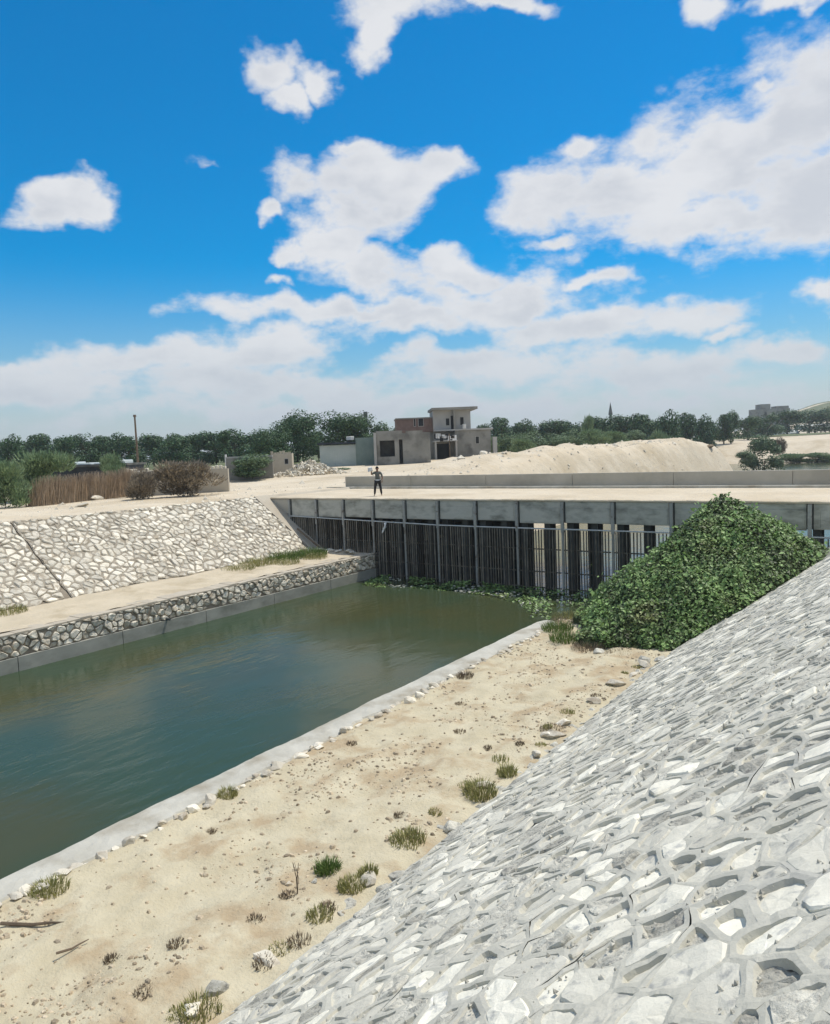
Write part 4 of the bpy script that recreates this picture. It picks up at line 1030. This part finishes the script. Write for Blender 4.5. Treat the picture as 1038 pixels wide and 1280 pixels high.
part(MB().box(W0+.3, W1-.3, 2.2, 2.4, -1, ztop-.3), 'inner_wall', M['dark_concrete'], comp)
part(MB().box(W0, W1, .31, 2.19, 30.5*k, 30.5*k+.15), 'lintel_slab', M['render_grey'], comp)
part(MB().box(W0-.35, W0-.02, -.3, .25, -1, ztop*.96), 'corner_pillar', M['render_pale'], comp)
# metal shed
shed, k = site('metal_shed', 434, 586, 100, 'low sheet-metal shed with a pale front and green-grey side, below the big trees', 'shed', .02)
part(MB().box(-33*k, 12*k, 0, 4, -1, 30*k), 'pale_front', M['pale_metal'], shed)
for i in range(14): part(MB().box((-32+3.1*i)*k, (-31.4+3.1*i)*k, -.03, -.001, -.5, 30*k-.05), 'sheet_rib', M['pale_metal'], shed)
part(MB().box(12.1*k, 38*k, -.3, 4, -1, 38*k), 'green_side', M['teal_metal'], shed)
for i in range(7): part(MB().box((13.5+3.7*i)*k, (14.0+3.7*i)*k, -.34, -.301, -.5, 38*k-.05), 'sheet_rib', M['teal_metal'], shed)
part(MB().box(-35*k, 12*k, -.5, 4.5, 30.1*k+.1, 32*k+.15), 'roof', M['tarp'], shed)
o = MB().bbox(-.4, .4, -.4, .4, 0, .5, .05).build('white_tank', M['paint_white']); o.location = tuple(sight(438, 550, 101)); tag(o, 'small white tank on the roof of the metal shed', 'tank')
# ruined hut and low plastered wall on the left
hut, k = site('ruined_hut', 353, 592, 84, 'small ruined sandy-coloured hut with one window, left of the rubble pile', 'hut', .1)
part(MB().box(-13*k, 13*k, 0, 3, -1, 25*k), 'wall', M['plaster'], hut); opening(hut, 4*k, 8*k, 12*k, 18*k, 0)
for i in range(7): part(MB().box((-13+3.6*i)*k, (-10.4+3.6*i)*k, .02, .5, 25*k+.001, (25+rng.uniform(1, 5))*k), 'broken_block', M['plaster'], hut)
lw, k = site('plastered_wall', 314, 603, 80, 'low grey plastered wall half hidden by a rounded green bush', 'wall', .05)
part(MB().box(-29*k, 28*k, 0, .3, -.5, 31*k), 'wall_face', M['render_grey'], lw); part(MB().box(-30.5*k, -29.1*k, -.1, .4, -.5, 36*k), 'white_post', M['paint_white'], lw); part(MB().box(-29*k, 28*k, -.05, .35, 31*k, 33*k), 'coping', M['render_pale'], lw)
sw, k = site('stone_wall', 228, 603, 57, 'low stone wall topped with loose pale stones, behind the brown dry bush', 'wall', .05, 4.7)
part(MB().box(-70*k, 57*k, 0, .4, -.3, 29*k), 'wall_face', M['plaster'], sw)
for i in range(26): part(MB().bbox((-69+4.8*i)*k, (-65.6+4.8*i)*k, .03, .37, 29*k+.001, 29*k+rng.uniform(.08, .3), .03), 'cap_stone', M['stone_left'], sw)
# dark shed / shelters on the left
ds, k = site('dark_shed', 112, 594, 68, 'long dark low shelter with pale cloths laid on its flat roof', 'shed', .1, 4.7)
part(MB().box(-44*k, 46*k, 0, 6, -.3, 31*k), 'wall', M['tarp'], ds); part(MB().box(-48*k, 48*k, -.6, 6.4, 31*k, 31*k+.2), 'roof', M['dark_concrete'], ds)
for (x0, x1, h) in ((-40, -14, .28), (-12, 4, .16), (8, 30, .14), (36, 45, .3)):
    o = MB().bbox(x0*k, x1*k, -.4, 2.5, 31*k+.2, 31*k+.2+h, .06).build('pale_cover', M['plastic_film'], ds)
ds2, k = site('dark_shed', -14, 594, 72, 'second dark shelter with a pale cover, cut by the left frame edge', 'shed', .1, 4.7)
part(MB().box(-40*k, 34*k, 0, 6, -.3, 24*k), 'wall', M['tarp'], ds2); part(MB().box(-42*k, 36*k, -.5, 6.4, 24*k, 24*k+.2), 'roof', M['dark_concrete'], ds2); part(MB().bbox(4*k, 34*k, -.4, 2, 24*k+.2, 24*k+.6, .06), 'pale_cover', M['plastic_film'], ds2)
# poles, minarets
def pole(px, yt, yb, D, r_, label, name='utility_pole', cat='pole'):
    a, c = sight(px, yb, D), sight(px, yt, D); root = empty(name, (a[0], a[1], a[2]), YAW, label, cat); h = c[2]-a[2]
    part(MB().tube([(0, 0, -3), (0, 0, h)], [r_*1.2, r_*.8], 8), 'shaft', M['wood'], root); part(MB().tube([(0, 0, h-.02), (0, 0, h+.25)], [r_*1.5, r_*1.3], 8), 'cap', M['wood'], root)
pole(173, 521, 585, 95, .14, 'dark wooden pole rising above the trees on the left')
mn = empty('minaret', tuple(sight(764, 545, 420)), 0, 'slender distant minaret above the right-hand trees', 'minaret'); k = 420/FPX
part(MB().tube([(0, 0, -8), (0, 0, 26*k)], [.9, .75], 8), 'shaft', M['dark_concrete'], mn); part(MB().tube([(0, 0, 26*k), (0, 0, 28*k), (0, 0, 34*k), (0, 0, 42*k)], [1.2, 1.2, .7, .05], 8), 'cap', M['dark_concrete'], mn)
mn = empty('minaret', tuple(sight(459, 560, 260)), 0, 'short dark tower top poking above the big broad tree', 'tower'); k = 260/FPX
part(MB().tube([(0, 0, -8), (0, 0, 38*k)], [.5, .45], 8), 'shaft', M['dark_concrete'], mn); part(MB().tube([(0, 0, 38*k), (0, 0, 45*k)], [.75, .7], 8), 'tank', M['dark_concrete'], mn)
# far right buildings
fb, k = site('far_building', 953, 546, 300, 'square cream building far off among the right-hand trees', 'building', -.1)
part(MB().box(-15*k, 14*k, 0, 8, -4, 15*k), 'wall', M['plaster'], fb); part(MB().box(-16*k, 15*k, -.5, 8.5, 15*k, 16.5*k), 'roof', M['render_pale'], fb); opening(fb, 0, 4*k, 4*k, 10*k, 0); opening(fb, -10*k, -7*k, 4*k, 10*k, 0)
fb, k = site('far_building', 962, 525, 520, 'dark distant block with a raised middle on the skyline at the right', 'building')
part(MB().box(-16*k, 26*k, 0, 12, -12, 14*k), 'wall', M['render_grey'], fb); part(MB().box(-10*k, 2*k, .5, 9, 14.01*k, 20*k), 'upper_wall', M['render_grey'], fb); part(MB().box(10*k, 25*k, .5, 9, 14.01*k, 17*k), 'upper_wall', M['render_grey'], fb)
for x in (-6, 4, 14): opening(fb, x*k, (x+3)*k, 5*k, 10*k, 0)
for (px, py, w, lab) in [(980, 540, 16, 'low white plastic greenhouse near the cream building'), (1030, 532, 34, 'long white plastic greenhouse below the far hill at the right edge')]:
    g, k = site('greenhouse', px, py, 330, lab, 'greenhouse', .1); b = MB(); pts = []
    n = 9
    for xx in (-w*k, w*k):
        for i in range(n): a = math.pi*i/(n-1); pts.append((xx, 3*math.cos(a), -1.5+6.5*k*math.sin(a)+0))
    b.add(pts, [(i, i+1, n+i+1, n+i) for i in range(n-1)] + [tuple(range(n-1, -1, -1)), tuple(range(n, 2*n))]); part(b, 'film', M['plastic_film'], g)
# rubble pile
b = MB(); C0 = sight(388, 596, 82); zc = float(land_h(np.array(C0[0]), np.array(C0[1]))); rg = random.Random(51)
ex = np.array([math.cos(YAW), math.sin(YAW)]); ey = np.array([-ex[1], ex[0]])
for i in range(420):
    u_, w_ = rg.gauss(0, 1.9), rg.gauss(0, .8); hh = 1.5*math.exp(-(u_/2.4)**2-(w_/1.1)**2)
    s_ = rg.uniform(.1, .34); q = C0[:2]+ex*u_+ey*w_; z = zc+hh*rg.uniform(.75, 1.0)
    A = Euler((rg.uniform(0, 3), rg.uniform(0, 3), rg.uniform(0, 3))).to_matrix(); sx, sy, sz = s_*rg.uniform(.7, 1.7), s_, s_*rg.uniform(.4, .9)
    vs = [tuple(A @ Vector((sx*a, sy*c, sz*d)) + Vector((q[0], q[1], z))) for d in (-.5, .5) for (a, c) in ((-.5, -.5), (.5, -.5), (.5, .5), (-.5, .5))]
    b.add(vs, [(3, 2, 1, 0), (4, 5, 6, 7), (0, 1, 5, 4), (1, 2, 6, 5), (2, 3, 7, 6), (3, 0, 4, 7)], rg.random())
tag(b.build('rubble', M['stone_left']), 'pale heap of broken building rubble between the ruined hut and the bridge', 'rubble', None, 'stuff')
# rocks on the left bank top and the mounds
for (px, py, z, s_, lab) in [(102, 632, 4.8, .36, 'brown boulder on the sand below the reed fence'), (120, 622, 4.85, .5, 'flat pale slab lying by the reed fence'), (205, 612, 4.85, .4, 'pale stone at the crest of the far slope'), (222, 607, 4.9, .35, 'pale stone under the brown dry bush'), (605, 566, 6.6, .55, 'dark flat rock on the sand in front of the concrete house'), (28, 630, 4.8, .2, 'small dark stone at the left end of the reed fence')]:
    P = onz(px, py, z) if z < 6 else sight(px, py, 85); rock('rock', (P[0], P[1], P[2]), s_, lab, 'rock', None, False, 1.5)
M['earth'] = material('brown_earth', (.20, .15, .095), (.33, .255, .165), 1.2, .95, .5, 4, .06)
EARTH = [rock_mesh(260+i, .55, M['earth'], 3) for i in range(3)]
for (px, py, D, s_, lab) in [(906, 584, 118, 1.7, 'dark brown earth lump added in place of a dark hollow at the foot of the sand mound, by the parapet'), (922, 560, 126, 1.1, 'brown eroded earth edge high on the end of the sand mound'), (930, 570, 124, 1.0, 'brown eroded earth edge halfway down the end of the sand mound'), (888, 549, 126, .8, 'small brown earth lump on the crest of the sand mound')]:  # first lump is added in place of a dark hollow
    P = sight(px, py, D); o = bpy.data.objects.new('earth_lump', rng.choice(EARTH)); COL.objects.link(o)
    o.location = (P[0], P[1], min(P[2], float(land_h(np.array(P[0]), np.array(P[1])))+.3)); o.scale = (s_*1.3, s_*1.2, s_); o.rotation_euler = (0, 0, rng.uniform(0, 6)); tag(o, lab, 'earth')
b = MB(); rg = random.Random(61)
for i in range(900):        # loose stones over the spoil mounds and the far bank top
    y = rg.uniform(46, 135); x = rg.gauss(-37, 4.5)
    if rg.random() < .25: y = rg.uniform(14, 46); x = rg.uniform(-48, -36.4)
    if y > 46 and rg.random() < .3: x = rg.gauss(-35.5, 1.2)
    if x > -30: continue
    z = float(land_h(np.array(x), np.array(y))); s_ = rg.uniform(.05, .22)*(.6 if y < 46 else 1)*(2.2 if rg.random() < .08 else 1)
    vs = [(x+s_*math.cos(a0)*rg.uniform(.6, 1.3), y+s_*math.sin(a0)*rg.uniform(.6, 1.3), z-.03) for a0 in (0, 1.3, 2.5, 3.8, 5.0)] + [(x, y, z+s_*.7)]
    b.add(vs, [(i_, (i_+1) % 5, 5) for i_ in range(5)], rg.random())
tag(b.build('loose_stones', M['stone_left']), 'loose stones scattered on the sand mounds beyond the bridge', 'stones', None, 'stuff')

# ------------------------------------------------------------------ person on the deck
def skin_body(name, verts, edges, radii, mat, parent, root=0, sub=2):
    me = bpy.data.meshes.new(name); me.from_pydata(verts, edges, []); me.materials.append(mat)
    o = mesh_obj(name, me, None, parent); m = o.modifiers.new('skin', 'SKIN'); m.use_smooth_shade = True
    lay = me.skin_vertices[0].data
    for i, r_ in enumerate(radii): lay[i].radius = r_ if isinstance(r_, tuple) else (r_, r_); lay[i].use_root = (i == root)
    s_ = o.modifiers.new('smooth', 'SUBSURF'); s_.levels = sub; s_.render_levels = sub
    return o
def person():
    P = onz(473, 619.5, DZ+.02)
    root = empty('person', (P[0], P[1], DZ+.015), YAW, 'person in grey shirt and dark trousers on the bridge deck, holding up white cloth', 'person')
    V = []; E_ = []; Rr = []
    def add(p, r_, par=None):
        V.append(p); Rr.append(r_)
        if par is not None: E_.append((par, len(V)-1))
        return len(V)-1
    pel = add((0, 0, .92), (.15, .11)); w = add((0, .01, 1.08), (.135, .10), pel); ch = add((0, .02, 1.28), (.165, .11), w); sh = add((0, .02, 1.42), (.12, .085), ch)
    nk = add((0, .0, 1.51), .055, sh); hd0 = add((0, -.01, 1.58), (.075, .085), nk); hd = add((0, -.01, 1.66), (.085, .10), hd0); tp = add((0, 0, 1.745), (.06, .07), hd)
    for s_ in (-1, 1):
        hp = add((s_*.10, 0, .86), .095, pel); kn = add((s_*.17, -.03, .47), .06, hp); ca = add((s_*.185, .0, .30), .055, kn); an = add((s_*.21, .02, .09), .038, ca); add((s_*.23, -.13, .035), (.045, .03), an)
    s1 = add((-.2, .02, 1.40), .062, sh); e1 = add((-.36, -.06, 1.30), .046, s1); h1 = add((-.33, -.16, 1.54), .034, e1)
    s2 = add((.2, .02, 1.40), .062, sh); e2 = add((.30, -.02, 1.14), .046, s2); h2 = add((.27, -.14, .94), .034, e2)
    skin_body('body', V, E_, Rr, M['skin'], root)
    # clothing as shells over the body
    def sub_(ids, mat, name, grow, root_i=0):
        mp_ = {i: n for n, i in enumerate(ids)}
        vs = [V[i] for i in ids]; es = [(mp_[a], mp_[c]) for a, c in E_ if a in mp_ and c in mp_]
        rr = [tuple(x+grow for x in (Rr[i] if isinstance(Rr[i], tuple) else (Rr[i], Rr[i]))) for i in ids]
        skin_body(name, vs, es, rr, mat, root, root_i)
    sub_([pel, w, ch, sh, s1, e1, s2, e2], M['shirt'], 'shirt', .018)
    sub_([pel] + [i for i in range(8, 18) if (i-8) % 5 < 4], M['trousers'], 'trousers', .02)
    import bmesh
    bm = bmesh.new(); bmesh.ops.create_uvsphere(bm, u_segments=16, v_segments=10, radius=1)
    for v in list(bm.verts):
        if v.co.z < -.1 and v.co.y < .3: v.co.z = max(v.co.z, -.1)
        v.co = Vector((v.co.x*.098, v.co.y*.115+.012, v.co.z*.11+1.685))
    me = bpy.data.meshes.new('hair'); bm.to_mesh(me); bm.free(); mesh_obj('hair', me, M['hair'], root)
    b = MB(); b.tube([(0, -.105, 1.67), (0, -.135, 1.635), (0, -.11, 1.625)], [.012, .018, .01], 6); b.build('nose', M['skin'], root)
    for s_ in (-1, 1):
        MB().tube([(s_*.035, -.112, 1.672), (s_*.035, -.104, 1.672)], .012, 8).build('eye', M['hair'], root); MB().tube([(s_*.088, .0, 1.62), (s_*.097, .01, 1.66)], .018, 6).build('ear', M['skin'], root)
    MB().tube([(-.025, -.108, 1.597), (.025, -.108, 1.597)], .007, 6).build('mouth', M['hair'], root)
    for (hx, hy, hz, up) in ((-.33, -.16, 1.54, 1), (.27, -.14, .94, -1)):
        vs = [(hx, hy, hz), (hx, hy-.01, hz+up*.07)]; es = [(0, 1)]; rr = [(.026, .02), (.03, .016)]
        for k_ in range(4):
            o_ = (k_-1.5)*.018; L_ = (.065, .075, .07, .055)[k_]; i = len(vs)
            vs += [(hx+o_, hy-.02, hz+up*.10), (hx+o_, hy-.04, hz+up*(.10+L_*.5)), (hx+o_, hy-.075, hz+up*(.10+L_*.6))]; es += [(1, i), (i, i+1), (i+1, i+2)]; rr += [(.009,)*2]*2 + [(.007,)*2]
        i = len(vs); vs += [(hx+.04, hy-.02, hz+up*.04), (hx+.05, hy-.05, hz+up*.07)]; es += [(0, i), (i, i+1)]; rr += [(.011,)*2, (.009,)*2]
        skin_body('hand', vs, es, rr, M['skin'], root, 0, 1)
    MB().tube([(-.15, 0, .985), (.15, 0, .985)], .001, 4)
    belt = MB(); ring = [(.165*math.cos(t), .13*math.sin(t)) for t in np.linspace(0, 2*math.pi, 17)[:-1]]
    belt.add([(x, y, z) for z in (.93, .99) for x, y in ring], [(i, (i+1) % 16, 16+(i+1) % 16, 16+i) for i in range(16)]); belt.build('shirt_hem', M['cloth'], root)
    c = MB(); rg = random.Random(3); vs = []
    for i in range(6):
        for j in range(5): vs.append((-.28-.07*j+.02*rg.random(), -.2+.03*math.sin(i*1.7+j), 1.78-.05*i-.035*abs(j-1.5)+.02*rg.random()))
    c.add(vs, [(i*5+j, i*5+j+1, i*5+j+6, i*5+j+5) for i in range(5) for j in range(4)]); o = c.build('white_cloth', M['cloth'], None, True)
    so = o.modifiers.new('thickness', 'SOLIDIFY'); so.thickness = .03
    o.matrix_world = Matrix.Translation(root.location) @ Matrix.Rotation(YAW, 4, 'Z'); tag(o, 'crumpled white cloth held up beside the head of the person on the bridge', 'cloth')
person()

# ------------------------------------------------------------------ air
b = MB().box(-950, 750, -130, 1520, -2.6, 47)
hz = b.build('haze', None); tag(hz, None, None, None, 'stuff')
hm = bpy.data.materials.new('haze'); hm.use_nodes = True; nt = hm.node_tree
for n in list(nt.nodes):
    if n.type != 'OUTPUT_MATERIAL': nt.nodes.remove(n)
pv = nt.nodes.new('ShaderNodeVolumePrincipled'); pv.inputs['Color'].default_value = (.93, .97, 1.0, 1); pv.inputs['Density'].default_value = .0003; pv.inputs['Anisotropy'].default_value = .3
nt.links.new(pv.outputs[0], [n for n in nt.nodes if n.type == 'OUTPUT_MATERIAL'][0].inputs['Volume'])
hz.data.materials.append(hm)
